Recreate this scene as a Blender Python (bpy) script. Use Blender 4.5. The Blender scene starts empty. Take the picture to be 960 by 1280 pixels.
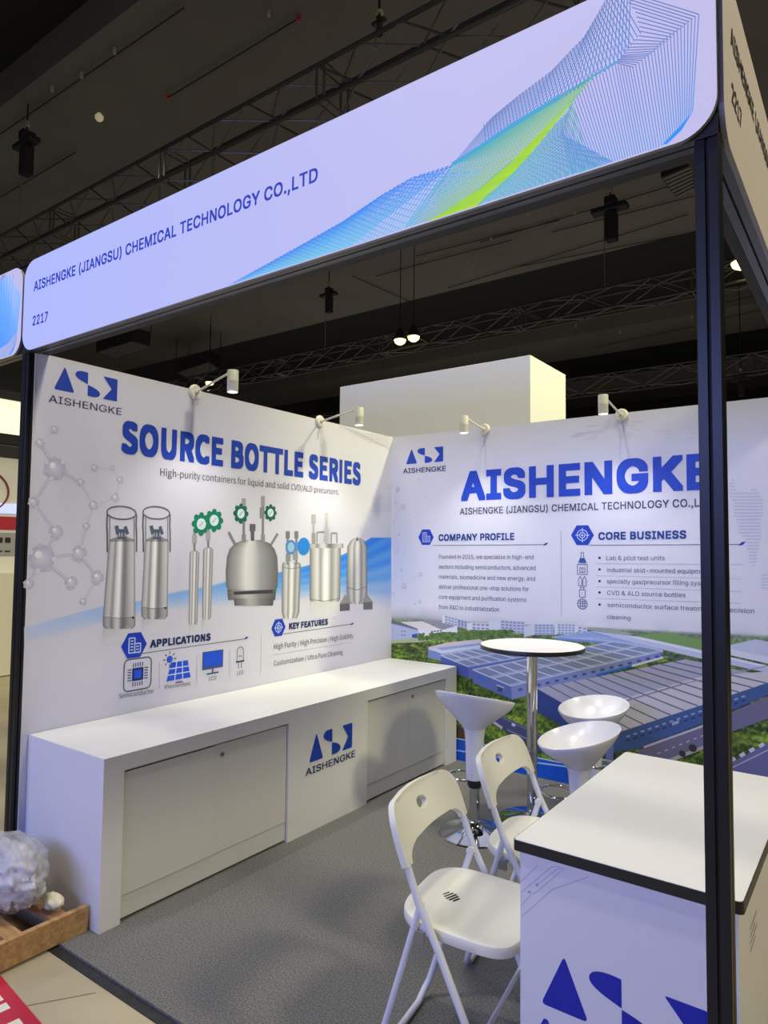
import bpy, bmesh, math, random
import numpy as np
from mathutils import Vector, Matrix
from mathutils.geometry import delaunay_2d_cdt
random.seed(7); rng = np.random.default_rng(7)
SC = bpy.context.scene; COL = SC.collection
R = math.radians
PI = math.pi

# ------------------------------------------------------------------ camera
CAM = np.array([3.2361, -1.6274, 1.5807]); FPX = 856.15
yaw, pit, rol = R(35.9467), R(3.0769), R(0.5778)
_F = np.array([-math.sin(yaw)*math.cos(pit), math.cos(yaw)*math.cos(pit), math.sin(pit)])
_R0 = np.array([math.cos(yaw), math.sin(yaw), 0.0]); _U0 = np.cross(_R0, _F)
_Rt = _R0*math.cos(rol) + _U0*math.sin(rol); _Up = -_R0*math.sin(rol) + _U0*math.cos(rol)
cd = bpy.data.cameras.new('camera'); cam = bpy.data.objects.new('camera', cd); COL.objects.link(cam)
m = Matrix.Identity(4)
for i in range(3):
    m[i][0] = _Rt[i]; m[i][1] = _Up[i]; m[i][2] = -_F[i]; m[i][3] = CAM[i]
cam.matrix_world = m
cd.sensor_fit = 'VERTICAL'; cd.sensor_height = 36.0; cd.lens = 36.0*FPX/1280.0; cd.clip_start = 0.05; cd.clip_end = 200
SC.camera = cam

# ------------------------------------------------------------------ world, hall light, exposure
W = bpy.data.worlds.new('hall_ambience'); SC.world = W; W.use_nodes = True
bg = W.node_tree.nodes['Background']; bg.inputs[0].default_value = (1.0, 0.95, 0.84, 1); bg.inputs[1].default_value = 0.12
vs = SC.view_settings; vs.view_transform = 'Standard'; vs.look = 'None'; vs.exposure = 0.0; vs.gamma = 1.0
try: vs.use_curve_mapping = False
except Exception: pass
SC.cycles.max_bounces = 8
SC.cycles.use_denoising = True

def light(kind, name, loc, power, color, aim=None, **kw):
    l = bpy.data.lights.new(name, kind); l.energy = power; l.color = color
    for k, v in kw.items(): setattr(l, k, v)
    o = bpy.data.objects.new(name, l); COL.objects.link(o); o.location = loc
    if aim is not None:
        o.rotation_euler = (Vector(aim)-Vector(loc)).to_track_quat('-Z', 'Y').to_euler()
    return o
WARM = (1.0, 0.94, 0.74)
# high bay lamps outside the picture; aimed spots added to brighten counter and tower
for (x, y, z, p, c, t) in [(-5, 2.0, 8.6, 560, WARM, None), (2.2, 1.2, 8.6, 600, WARM, None), (9.0, 1.2, 7.6, 1500, (1.0, 0.92, 0.66), (1, 1.2, 0.5)), (1.0, -1.8, 8.6, 560, WARM, None), (-1.5, -4, 8.6, 380, (1, .97, .9), None), (5.2, 5.0, 6.6, 1500, (1.0, 0.97, 0.50), (0.8, 4.4, 3.0))]:
    light('SPOT', 'hall_spot_light', (x, y, z), p, c, t or (x, y, 0), spot_size=R(120) if t is None or x > 6 else R(50), spot_blend=0.6, shadow_soft_size=0.25 if x < 6 else 0.5)
# unseen upward panels added to brighten the ceiling, for spill from other stands
light('AREA', 'ceiling_fill_light', (-6, 17, 2.7), 420, (1.0, 0.90, 0.78), (-6, 17, 9), shape='RECTANGLE', size=26, size_y=14)
light('AREA', 'ceiling_fill_light', (-14, 3, 2.7), 45, (0.92, 0.92, 1.0), (-14, 3, 9), shape='RECTANGLE', size=8, size_y=10)
# the lit screens of the stands across the aisle
light('AREA', 'screen_light_across_aisle', (0.4, -4.6, 2.65), 205, (0.30, 0.38, 1.0), (0.6, 0, 1.0), shape='RECTANGLE', size=5.5, size_y=0.6)

# ------------------------------------------------------------------ colour and material helpers
def lin(c):
    return tuple(((v/255)/12.92 if v/255 <= 0.04045 else ((v/255+0.055)/1.055)**2.4) for v in c)
MATS = {}
def mat(name, rgb, rough=0.5, metal=0.0, noise=None, bump=None, emit=None, **kw):
    if name in MATS: return MATS[name]
    M = bpy.data.materials.new(name); M.use_nodes = True; MATS[name] = M
    nt = M.node_tree; b = nt.nodes['Principled BSDF']
    c = lin(rgb) + (1,)
    b.inputs['Base Color'].default_value = c; b.inputs['Roughness'].default_value = rough; b.inputs['Metallic'].default_value = metal
    for k, v in kw.items(): b.inputs[k.replace('_', ' ')].default_value = v
    if noise or bump:
        tc = nt.nodes.new('ShaderNodeTexCoord')
    if noise:      # (scale, rgb2, low, high[, stretch])
        n = nt.nodes.new('ShaderNodeTexNoise'); n.inputs['Scale'].default_value = noise[0]; n.inputs['Detail'].default_value = 5
        mp = nt.nodes.new('ShaderNodeMapping'); nt.links.new(tc.outputs['Object'], mp.inputs[0])
        if len(noise) > 4: mp.inputs['Scale'].default_value = noise[4]
        nt.links.new(mp.outputs[0], n.inputs['Vector'])
        r = nt.nodes.new('ShaderNodeValToRGB'); r.color_ramp.elements[0].position = noise[2]; r.color_ramp.elements[1].position = noise[3]
        r.color_ramp.elements[0].color = c; r.color_ramp.elements[1].color = lin(noise[1]) + (1,)
        nt.links.new(n.outputs['Fac'], r.inputs[0]); nt.links.new(r.outputs[0], b.inputs['Base Color'])
    if bump:       # (scale, strength)
        n2 = nt.nodes.new('ShaderNodeTexNoise'); n2.inputs['Scale'].default_value = bump[0]; n2.inputs['Detail'].default_value = 4
        nt.links.new(tc.outputs['Object'], n2.inputs['Vector'])
        bp = nt.nodes.new('ShaderNodeBump'); bp.inputs['Strength'].default_value = bump[1]; bp.inputs['Distance'].default_value = 0.01
        nt.links.new(n2.outputs['Fac'], bp.inputs['Height']); nt.links.new(bp.outputs[0], b.inputs['Normal'])
    if emit:
        b.inputs['Emission Color'].default_value = lin(emit[0]) + (1,); b.inputs['Emission Strength'].default_value = emit[1]
    return M
def ink_material(name, rough, emissive=False):
    M = bpy.data.materials.new(name); M.use_nodes = True; nt = M.node_tree; b = nt.nodes['Principled BSDF']
    a = nt.nodes.new('ShaderNodeAttribute'); a.attribute_name = 'Col'
    if emissive:
        b.inputs['Base Color'].default_value = (0.02, 0.02, 0.02, 1); b.inputs['Roughness'].default_value = 0.5
        nt.links.new(a.outputs['Color'], b.inputs['Emission Color']); b.inputs['Emission Strength'].default_value = 1.0
    else:
        nt.links.new(a.outputs['Color'], b.inputs['Base Color']); b.inputs['Roughness'].default_value = rough
    return M
INK = ink_material('printed_ink', 0.45); SCREEN = ink_material('lit_screen_picture', 0.5, True)

PAPER = mat('print_paper', (232, 231, 234), 0.45)
M_white = mat('white_laminate', (228, 227, 222), 0.4)
M_door = mat('white_door_laminate', (216, 214, 204), 0.4)
M_gap = mat('dark_gap', (40, 38, 34), 0.8)
M_black = mat('black_aluminium', (26, 26, 30), 0.38, 0.3)
M_groove = mat('groove_black', (7, 7, 8), 0.7)
M_edge = mat('black_edge_band', (24, 24, 25), 0.35)
M_top = mat('counter_top_laminate', (232, 232, 230), 0.38)
M_chrome = mat('chrome', (205, 207, 212), 0.07, 1.0)
M_abs = mat('glossy_white_plastic', (230, 230, 232), 0.24)
M_chair = mat('matt_white_plastic', (228, 227, 214), 0.35)
M_tube = mat('white_painted_tube', (218, 220, 226), 0.25)
M_carpet = mat('grey_carpet', (99, 98, 94), 0.95, noise=(150, (148, 147, 140), 0.35, 0.68), bump=(300, 0.8))
M_concrete = mat('hall_concrete', (150, 140, 112), 0.5, noise=(1.3, (186, 174, 142), 0.3, 0.7), bump=(40, 0.08))
M_tape = mat('black_floor_tape', (34, 34, 38), 0.5, noise=(60, (62, 62, 66), 0.45, 0.8))
M_ceil = mat('dark_ceiling_slab', (92, 88, 83), 0.85, noise=(0.5, (102, 98, 91), 0.3, 0.7))
M_ceil2 = mat('black_ceiling_void', (26, 26, 25), 0.9)
M_truss = mat('truss_metal', (62, 60, 58), 0.35, 0.6)
M_brace = mat('truss_brace_metal', (104, 101, 96), 0.4, 0.8)
M_dark = mat('dark_equipment', (15, 15, 17), 0.6)
M_duct = mat('grey_air_unit', (96, 94, 90), 0.6)
M_lampw = mat('white_lamp_metal', (225, 224, 214), 0.35)
M_wood = mat('pallet_wood', (150, 114, 70), 0.7, noise=(6, (192, 152, 100), 0.3, 0.7, (1, 9, 9)), bump=(90, 0.25))
M_foam = mat('cream_foam_scrap', (226, 220, 186), 0.8, bump=(50, 0.4))

# ------------------------------------------------------------------ mesh helpers
def link(name, verts, faces, material, parent=None, smooth=False, cols=None):
    me = bpy.data.meshes.new(name)
    me.from_pydata([tuple(map(float, v)) for v in verts], [], [tuple(map(int, f)) for f in faces]); me.update()
    if smooth: me.polygons.foreach_set('use_smooth', [True]*len(me.polygons))
    if cols is not None:
        at = me.color_attributes.new('Col', 'FLOAT_COLOR', 'POINT')
        a = np.ones((len(verts), 4), dtype=np.float32); a[:, :3] = np.array(cols, dtype=np.float32); at.data.foreach_set('color', a.ravel())
    me.materials.append(material)
    o = bpy.data.objects.new(name, me); COL.objects.link(o)
    if parent is not None: o.parent = parent
    return o
def tag(o, label=None, cat=None, group=None, kind=None):
    if label: o['label'] = label
    if cat: o['category'] = cat
    if group: o['group'] = group
    if kind: o['kind'] = kind
    return o
def empty(name, loc=(0, 0, 0), rz=0.0):
    o = bpy.data.objects.new(name, None); COL.objects.link(o); o.location = loc; o.rotation_euler = (0, 0, rz); o.empty_display_size = 0.1
    return o
class MB:
    def __init__(s): s.v = []; s.f = []
    def add(s, v, f):
        k = len(s.v); s.v += [tuple(p) for p in v]; s.f += [tuple(i+k for i in q) for q in f]; return s
    def box(s, x0, x1, y0, y1, z0, z1, bev=0.0):
        if bev > 0:
            bm = bmesh.new(); bmesh.ops.create_cube(bm, size=1)
            for v in bm.verts: v.co = Vector(((x0+x1)/2+v.co.x*(x1-x0), (y0+y1)/2+v.co.y*(y1-y0), (z0+z1)/2+v.co.z*(z1-z0)))
            bmesh.ops.bevel(bm, geom=bm.edges[:], offset=bev, segments=2, affect='EDGES', profile=0.5)
            bm.verts.index_update(); s.add([v.co[:] for v in bm.verts], [[v.index for v in f.verts] for f in bm.faces]); bm.free(); return s
        v = [(x, y, z) for z in (z0, z1) for y in (y0, y1) for x in (x0, x1)]
        return s.add(v, [(0, 2, 3, 1), (4, 5, 7, 6), (0, 1, 5, 4), (2, 6, 7, 3), (0, 4, 6, 2), (1, 3, 7, 5)])
    def bar(s, a, b, w, h=None):
        a = Vector(a); b = Vector(b); h = h or w; d = (b-a).normalized()
        u = d.cross(Vector((0, 0, 1)));
        if u.length < 1e-4: u = Vector((1, 0, 0))
        u.normalize(); n = u.cross(d).normalized()
        v = [(p+u*sx*w/2+n*sy*h/2)[:] for p in (a, b) for sx, sy in ((-1, -1), (1, -1), (1, 1), (-1, 1))]
        return s.add(v, [(0, 3, 2, 1), (4, 5, 6, 7), (0, 1, 5, 4), (1, 2, 6, 5), (2, 3, 7, 6), (3, 0, 4, 7)])
    def tube(s, pts, r, n=10, caps=True, closed=False):
        pts = [Vector(p) for p in pts]; N = len(pts); V = []; up = None
        for i, p in enumerate(pts):
            if closed: t = pts[(i+1) % N]-pts[i-1]
            else: t = pts[min(i+1, N-1)]-pts[max(i-1, 0)]
            t.normalize()
            if up is None:
                up = Vector((0, 0, 1)) if abs(t.z) < 0.9 else Vector((1, 0, 0))
            a = t.cross(up).normalized(); b = a.cross(t).normalized(); up = b
            rr = r[i] if isinstance(r, (list, tuple)) else r
            V += [(p+a*math.cos(2*PI*k/n)*rr+b*math.sin(2*PI*k/n)*rr)[:] for k in range(n)]
        Fc = []
        for i in range(N if closed else N-1):
            j = (i+1) % N
            for k in range(n): Fc.append((i*n+k, i*n+(k+1) % n, j*n+(k+1) % n, j*n+k))
        if caps and not closed: Fc += [tuple(range(n))[::-1], tuple((N-1)*n+k for k in range(n))]
        return s.add(V, Fc)
    def lathe(s, prof, n=32, c=(0, 0, 0), axis='z', cap0=True, cap1=True):
        V = []; Fc = []
        for r, z in prof:
            for k in range(n):
                a = 2*PI*k/n; x, y = r*math.cos(a), r*math.sin(a)
                V.append((c[0]+x, c[1]+y, c[2]+z) if axis == 'z' else ((c[0]+z, c[1]+x, c[2]+y) if axis == 'x' else (c[0]+x, c[1]+z, c[2]+y)))
        for i in range(len(prof)-1):
            for k in range(n): Fc.append((i*n+k, i*n+(k+1) % n, (i+1)*n+(k+1) % n, (i+1)*n+k))
        if cap0: Fc.append(tuple(range(n))[::-1])
        if cap1: Fc.append(tuple((len(prof)-1)*n+k for k in range(n)))
        return s.add(V, Fc)
    def make(s, name, material, parent=None, smooth=False):
        o = link(name, s.v, s.f, material, parent, smooth)
        if smooth:
            bm = bmesh.new(); bm.from_mesh(o.data); bmesh.ops.recalc_face_normals(bm, faces=bm.faces[:])
            for e in bm.edges:
                if len(e.link_faces) == 2 and e.calc_face_angle(0) > R(38): e.smooth = False
            bm.to_mesh(o.data); bm.free()
        return o
def box(name, x0, x1, y0, y1, z0, z1, material, parent=None, bev=0.0):
    return MB().box(x0, x1, y0, y1, z0, z1, bev).make(name, material, parent)
def copy_tree(o, parent=None):
    c = o.copy(); COL.objects.link(c)
    if parent is not None: c.parent = parent
    for ch in [k for k in bpy.data.objects if k.parent == o]: copy_tree(ch, c)
    return c

# ------------------------------------------------------------------ real planes of the stand; at() turns a measured direction into a point on one
D = 2.955; YF = -0.050; XS = 2.982; ZB, ZT = 2.491, 2.92
def at(px, py, ax, val):
    d = _F*FPX + _Rt*(px-480) - _Up*(py-640); t = (val-CAM[ax])/d[ax]; return CAM+d*t
PLANES = {  # axis, value, sign of outward normal, index of the u axis
    'left': (0, 0.0, 1, 1), 'back': (1, D, -1, 0), 'front': (1, YF, -1, 0), 'side': (0, XS, 1, 1),
    'cab': (0, 0.622, 1, 1), 'desk': (1, 0.232, -1, 0)}
def uv(pl, px, py):
    ax, val, sg, ua = PLANES[pl]; p = at(px, py, ax, val); return (p[ua], p[2])
def w3(pl, u, v, off=0.0):
    ax, val, sg, ua = PLANES[pl]; p = [0, 0, 0]; p[ax] = val+sg*off; p[ua] = u; p[2] = v; return tuple(p)
class Print:
    """flat inked shapes on one plane, each with its own colour, joined into one printed part"""
    def __init__(s, pl, off=0.0006, k=1.0): s.pl = pl; s.off = off; s.v = []; s.f = []; s.c = []; s.k = k; s.n = 0
    def uvpoly(s, pts, col, lift=0.0, keep=False):
        b = len(s.v); s.n += 0 if keep else 1
        jit = (s.n % 97)*1e-6
        for (u, v) in pts: s.v.append(w3(s.pl, u, v, s.off+lift+jit))
        cs = col if isinstance(col[0], (tuple, list)) else [col]*len(pts)
        for c in cs: s.c.append(tuple(min(1.0, x*s.k) for x in lin(c)))
        idx = list(range(b, b+len(pts)))
        ar = sum(pts[i][0]*pts[(i+1) % len(pts)][1]-pts[(i+1) % len(pts)][0]*pts[i][1] for i in range(len(pts)))
        s.f.append(tuple(idx if ar > 0 else idx[::-1]))
    def poly(s, pts, col, lift=0.0): s.uvpoly([uv(s.pl, *p) for p in pts], col, lift)
    def line(s, a, b, w, col, lift=0.0, col2=None):       # px ends, world width
        a = uv(s.pl, *a); b = uv(s.pl, *b); s.uvline(a, b, w, col, lift, col2)
    def uvline(s, a, b, w, col, lift=0.0, col2=None):
        dx, dy = b[0]-a[0], b[1]-a[1]; L = math.hypot(dx, dy) or 1e-6; nx, ny = -dy/L*w/2, dx/L*w/2
        c2 = col2 or col
        s.uvpoly([(a[0]+nx, a[1]+ny), (a[0]-nx, a[1]-ny), (b[0]-nx, b[1]-ny), (b[0]+nx, b[1]+ny)], [col, col, c2, c2], lift)
    def path(s, pts, w, col, lift=0.0):
        for a, b in zip(pts[:-1], pts[1:]): s.line(a, b, w, col, lift)
    def disc(s, c, r, col, lift=0.0, n=14, ry=None, uvc=False, rim=None):
        cu = c if uvc else uv(s.pl, *c); ry = ry or r
        pts = [(cu[0]+r*math.cos(2*PI*k/n), cu[1]+ry*math.sin(2*PI*k/n)) for k in range(n)]
        if rim:
            s.n += 1
            for k in range(n):
                s.uvpoly([cu, pts[k], pts[(k+1) % n]], [col, rim, rim], lift, True)
        else: s.uvpoly(pts, col, lift)
    def ring(s, c, r, w, col, lift=0.0, n=18, ry=None, uvc=False, a0=0, a1=2*PI):
        cu = c if uvc else uv(s.pl, *c); ry = ry or r
        P = [(cu[0]+r*math.cos(a0+(a1-a0)*k/n), cu[1]+ry*math.sin(a0+(a1-a0)*k/n)) for k in range(n+1)]
        for a, b in zip(P[:-1], P[1:]): s.uvline(a, b, w, col, lift)
    def shaft(s, rows, prof, lift=0.0):      # rows (y, xl, xr) in px; prof [(t, colour)]
        for (ya, la, ra), (yb, lb, rb) in zip(rows[:-1], rows[1:]):
            for (t0, c0), (t1, c1) in zip(prof[:-1], prof[1:]):
                s.poly([(la+(ra-la)*t0, ya), (lb+(rb-lb)*t0, yb), (lb+(rb-lb)*t1, yb), (la+(ra-la)*t1, ya)], [c0, c0, c1, c1], lift)
    def grid(s, top, bot, nx, ny, fn, lift=0.0):      # top/bot px curves as functions of t
        for i in range(nx):
            t0, t1 = i/nx, (i+1)/nx
            for j in range(ny):
                s0, s1 = j/ny, (j+1)/ny
                def q(t, ss):
                    a, b = top(t), bot(t); return (a[0]+(b[0]-a[0])*ss, a[1]+(b[1]-a[1])*ss)
                s.poly([q(t0, s0), q(t0, s1), q(t1, s1), q(t1, s0)], [fn(t0, s0), fn(t0, s1), fn(t1, s1), fn(t1, s0)], lift)
    def make(s, name, parent, material=None, label=None):
        o = link(name, s.v, s.f, material or INK, parent, cols=s.c)
        if label: o['label'] = label
        return o
def curve(pts):
    xs = [p[0] for p in pts]; ys = [p[1] for p in pts]
    def f(t):
        x = xs[0]+(xs[-1]-xs[0])*t
        return (x, float(np.interp(x, xs, ys) if xs[-1] > xs[0] else np.interp(-x, [-v for v in xs], ys)))
    return f
def along(pts):      # constant speed polyline parameter
    P = np.array(pts, float); L = np.r_[0, np.cumsum(np.hypot(*np.diff(P, axis=0).T))]; L /= L[-1]
    return lambda t: (float(np.interp(t, L, P[:, 0])), float(np.interp(t, L, P[:, 1])))

# fonts that ship with Blender itself
import os
FD = os.path.join(bpy.utils.system_resource('DATAFILES'), 'fonts')
def font(n):
    try: return bpy.data.fonts.load(os.path.join(FD, n))
    except Exception: return None
F_INTER = font('Inter.woff2'); F_CJK = font('Noto Sans CJK Regular.woff2') or F_INTER
_tc = {}; _gc = {}
def fill_outlines(polys, bold):
    """flat fill of closed outlines (non-zero winding), the heavier cut repeating them a stroke's width around"""
    offs = [(0, 0)]
    if bold > 0: offs += [(bold*a_, bold*b_) for a_, b_ in ((1, 1), (-1, 1), (-1, -1), (1, -1), (1, 0), (-1, 0), (0, 1), (0, -1))]
    if bold > 0.02: offs += [(bold*a_, bold*b_) for a_, b_ in ((1, .5), (1, -.5), (-1, .5), (-1, -.5), (.5, 1), (-.5, 1), (.5, -1), (-.5, -1), (.5, .5), (-.5, .5), (-.5, -.5), (.5, -.5))]
    P2 = []; E2 = []
    for a_, b_ in offs:
        for pl_ in polys:
            k0 = len(P2); n = len(pl_); P2 += [Vector((x+a_, y+b_)) for x, y in pl_]; E2 += [(k0+i, k0+(i+1) % n) for i in range(n)]
    ov, oe, of, _a, _b, _c = delaunay_2d_cdt(P2, E2, [], 0, 1e-6); O = np.array([(p[0], p[1]) for p in ov]); Q = np.array(of); cen = O[Q].mean(1)
    keep = np.zeros(len(Q), bool); A_ = np.vstack([np.array(p) for p in polys]); B_ = np.vstack([np.roll(np.array(p), -1, axis=0) for p in polys])
    for a_, b_ in offs:
        cx = cen[:, 0:1]-a_; cy = cen[:, 1:2]-b_
        up = (A_[:, 1] <= cy) & (B_[:, 1] > cy); dn = (A_[:, 1] > cy) & (B_[:, 1] <= cy)
        side = (B_[:, 0]-A_[:, 0])*(cy-A_[:, 1])-(cx-A_[:, 0])*(B_[:, 1]-A_[:, 1])
        keep |= ((up & (side > 0)).sum(1)-(dn & (side < 0)).sum(1)) != 0
    return O, Q[keep]
def text_mesh(txt, fnt, bold, res):
    key = (txt, fnt.name if fnt else '', bold, res)
    if key in _tc: return _tc[key]
    cu = bpy.data.curves.new('t', 'FONT'); cu.body = txt; cu.size = 1.0; cu.space_character = 1.0+bold*2.2
    if fnt: cu.font = fnt
    o = bpy.data.objects.new('t', cu); COL.objects.link(o); dg = bpy.context.evaluated_depsgraph_get(); dg.update()
    cv = o.to_curve(dg); polys = []
    from mathutils.geometry import interpolate_bezier
    for sp in cv.splines:
        bp_ = sp.bezier_points; n = len(bp_); pts = []
        for i in range(n):
            a, b = bp_[i], bp_[(i+1) % n]
            flat = (a.handle_right-a.co).cross(b.co-a.co).length < 1e-6 and (b.handle_left-b.co).cross(b.co-a.co).length < 1e-6
            if flat: pts.append((a.co.x, a.co.y))
            else: pts += [(q.x, q.y) for q in interpolate_bezier(a.co, a.handle_right, b.handle_left, b.co, res+2)[:-1]]
        cl_ = [p for k, p in enumerate(pts) if math.dist(p, pts[k-1]) > 1e-5]
        if len(cl_) > 2: polys.append(cl_)
    o.to_curve_clear(); bpy.data.objects.remove(o); bpy.data.curves.remove(cu)
    rg = sorted((min(p[0] for p in pl_)-bold, max(p[0] for p in pl_)+bold, k) for k, pl_ in enumerate(polys)); gl_ = []
    for a_, b_, k in rg:
        if gl_ and a_ < gl_[-1][0]: gl_[-1][0] = max(gl_[-1][0], b_); gl_[-1][1].append(k)
        else: gl_.append([b_, [k]])
    V = []; Fc = []
    for _e, ks in gl_:
        x_ = min(p[0] for k in ks for p in polys[k]); g = [[(p[0]-x_, p[1]) for p in polys[k]] for k in ks]
        k2 = (bold, tuple((round(p[0], 4), round(p[1], 4)) for q in g for p in q))
        if k2 not in _gc: _gc[k2] = fill_outlines(g, bold)
        O, Q = _gc[k2]; k0 = len(V); V += [(p[0]+x_, p[1], 0.0) for p in O]; Fc += [tuple(int(i)+k0 for i in f) for f in Q]
    _tc[key] = (np.array(V), Fc); return _tc[key]
def letters(pl, txt, a, b, top, material, parent, fnt=None, bold=0.0, off=0.0021, res=3, name='lettering', label=None, top2=None):
    """txt from baseline-left a to baseline-right b, capital tops at `top` above a (px measured on plane pl)"""
    fnt = fnt or F_INTER
    V, Fc = text_mesh(txt, fnt, bold, res); H, _ = text_mesh('H', fnt, bold, res)
    u0, v0 = uv(pl, *a); u1, v1 = uv(pl, *b); h = uv(pl, a[0], top)[1]-v0
    if top2 is not None: h = (h + uv(pl, b[0], top2)[1]-v1)/2
    ch = H[:, 1].max()-H[:, 1].min(); x0, x1 = V[:, 0].min(), V[:, 0].max()
    sx = (u1-u0)/(x1-x0); sy = h/ch
    P = [w3(pl, u0+(p[0]-x0)*sx, v0+(v1-v0)*(p[0]-x0)/(x1-x0)+(p[1]+bold)*sy, off+p[2]) for p in V]
    if PLANES[pl][0] == 1: pass
    o = link(name, P, Fc, material, parent)
    # faces must look outward
    o.data.update()
    if o.data.polygons:
        n = o.data.polygons[0].normal
        if n[PLANES[pl][0]]*PLANES[pl][2] < 0: o.data.flip_normals()
    if label: o['label'] = label
    return o
M_navy = mat('navy_ink', (22, 42, 96), 0.45); M_blue = mat('blue_ink', (14, 66, 200), 0.45)
M_grey = mat('grey_ink', (78, 78, 90), 0.45); M_dblue = mat('deep_blue_ink', (8, 30, 165), 0.45); M_head = mat('headline_blue_ink', (18, 62, 178), 0.45)

def rounded(pts, r, n=4):
    out = []; N = len(pts)
    for i in range(N):
        p = Vector(pts[i]); a = (Vector(pts[i-1])-p); b = (Vector(pts[(i+1) % N])-p)
        rr = min(r, a.length*0.45, b.length*0.45); A = p+a.normalized()*rr; B = p+b.normalized()*rr
        for k in range(n+1):
            t = k/n; out.append(tuple((A*(1-t)**2+p*2*t*(1-t)+B*t*t)))
    return out
def logo(pl, u0, u1, v0, v1, material, parent, off=0.0012):
    W_, H_ = u1-u0, v1-v0
    def S(pts): return [(u0+x*W_, v0+y*H_) for x, y in pts]
    r = 0.035*W_
    tri = rounded(S([(0.0, 0.0), (0.31, 0.0), (0.155, 1.03)]), r)
    def bez(p0, p1, p2, p3, n=10): return [tuple(p0[i]*(1-t)**3+3*p1[i]*t*(1-t)**2+3*p2[i]*t*t*(1-t)+p3[i]*t**3 for i in range(2)) for t in [k/n for k in range(n+1)]]
    up = bez((0.515, 0.99), (0.42, 1.03), (0.32, 1.0), (0.315, 0.82))+bez((0.315, 0.82), (0.315, 0.66), (0.44, 0.56), (0.515, 0.49))[1:]
    lo = bez((0.515, 0.0), (0.61, -0.03), (0.715, 0.0), (0.715, 0.17))+bez((0.715, 0.17), (0.71, 0.33), (0.60, 0.42), (0.515, 0.47))[1:]
    sg = rounded(S([(0.76, 0.99), (1.0, 0.99), (1.0, 0.0), (0.76, 0.0), (0.905, 0.5)]), r*0.5)
    V = []; Fc = []
    for poly in (tri, S(up), S(lo), sg):
        ar = sum(poly[i][0]*poly[(i+1) % len(poly)][1]-poly[(i+1) % len(poly)][0]*poly[i][1] for i in range(len(poly)))
        if ar < 0: poly = poly[::-1]
        b = len(V); V += [w3(pl, u, v, off) for u, v in poly]; Fc.append(tuple(range(b, b+len(poly))))
    o = link('emblem', V, Fc, material, parent); n = o.data.polygons[0].normal
    if n[PLANES[pl][0]]*PLANES[pl][2] < 0: o.data.flip_normals()
    return o

# ================================================================== THE SETTING
fl = box('floor', -40, 30, -14, 40, -0.06, -0.012, M_concrete); tag(fl, kind='structure')
# cast joints of the hall floor, recessed as dark thin strips let into the slab
jm = MB()
for (a, b) in [((0.62, -0.62), (0.93, -0.17)), ((-3, -0.75), (3.4, -0.95)), ((2.0, -0.14), (1.6, -1.5)), ((-2.0, -0.2), (-2.3, -4))]:
    jm.bar((a[0], a[1], -0.0118), (b[0], b[1], -0.0118), 0.004, 0.001)
jm.make('floor_joint', mat('floor_joint', (104, 94, 70), 0.9), fl)

# booth walls: aluminium-framed panels with printed fabric
wl = box('wall_left', -0.045, 0.0, 0.0, D+0.05, 0.0, 2.5, mat('left_print_paper', (214, 214, 229), 0.45)); tag(wl, kind='structure')
wb = box('wall_back', 0.0, 3.02, D, D+0.05, 0.0, 2.5, mat('back_print_paper', (222, 224, 240), 0.45)); tag(wb, kind='structure')
box('trim_edge', -0.0452, 0.003, -0.004, 0.0, 0.0, 2.5, M_lampw, wl)

# hall ceiling: pale concrete slabs with black voids between them
cl = box('ceiling', -40, 30, -16, 44, 10.7, 10.9, M_ceil2); tag(cl, kind='structure')
def yz(px, py, z=10.0): return float(at(px, py, 2, z)[1])
slabs = [(yz(90, 65), yz(720, 325)), (yz(720, 419), yz(720, 448)), (yz(720, 491.5), yz(720, 511)), (-14.0, yz(90, 65)-4.5)]
for (ya, yb) in slabs:
    s_ = MB().box(-40, 28, ya, yb, 10.0, 10.7)
    o = s_.make('ceiling_slab', M_ceil, cl)
# conduits clipped under the slabs
def conduit(p, q, r=0.012):
    a = at(*p, 2, 9.94); b = at(*q, 2, 9.94)
    MB().tube([a, b], r, 6).make('conduit', M_dark, cl)
for p, q in [((0, 168), (230, 10)), ((210, 122), (375, 22)), ((0, 247), (95, 190)), ((600, 303), (840, 232)), ((520, 320), (700, 275)), ((690, 290), (868, 245)), ((640, 335), (868, 290)), ((560, 360), (860, 268)), ((470, 345), (640, 300)), ((740, 435), (868, 408)), ((905, 398), (960, 385)), ((905, 378), (960, 366)), ((440, 345), (530, 385))]:
    conduit(p, q)
fx = MB()
for (x, y) in [(336, 19), (102, 96), (65, 113), (143, 66), (543, 298), (614, 298), (718, 266), (660, 268), (531, 323), (592, 330), (720, 408), (775, 416), (865, 397)]:
    p = at(x, y, 2, 9.92); fx.lathe([(0.02, -0.03), (0.035, 0.0), (0.035, 0.1)], 8, tuple(p))
fx.make('ceiling_sensor', mat('sensor_plastic', (150, 144, 128), 0.5), cl)
rd = MB()
for (x, y) in [(373, 25), (210, 124)]:
    p = at(x, y, 2, 9.92); rd.lathe([(0.015, -0.03), (0.028, 0.0), (0.028, 0.1)], 8, tuple(p))
rd.make('ceiling_red_lamp', mat('red_sensor', (200, 40, 40), 0.4), cl)
kn = MB(); p = at(124, 147, 2, 9.9); kn.lathe([(0.01, -0.07), (0.05, -0.06), (0.08, -0.02), (0.08, 0.03), (0.03, 0.09)], 14, tuple(p))
t = kn.make('ceiling_speaker', mat('cream_plastic_glow', (226, 214, 170), 0.5, emit=((226, 214, 170), 0.25)), None, True); t.name = 'smoke_detector'  # cream plastic with a faint self-glow put into the material
tag(t, 'small round cream detector on the bare dark ceiling at upper left', 'detector')
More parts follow.
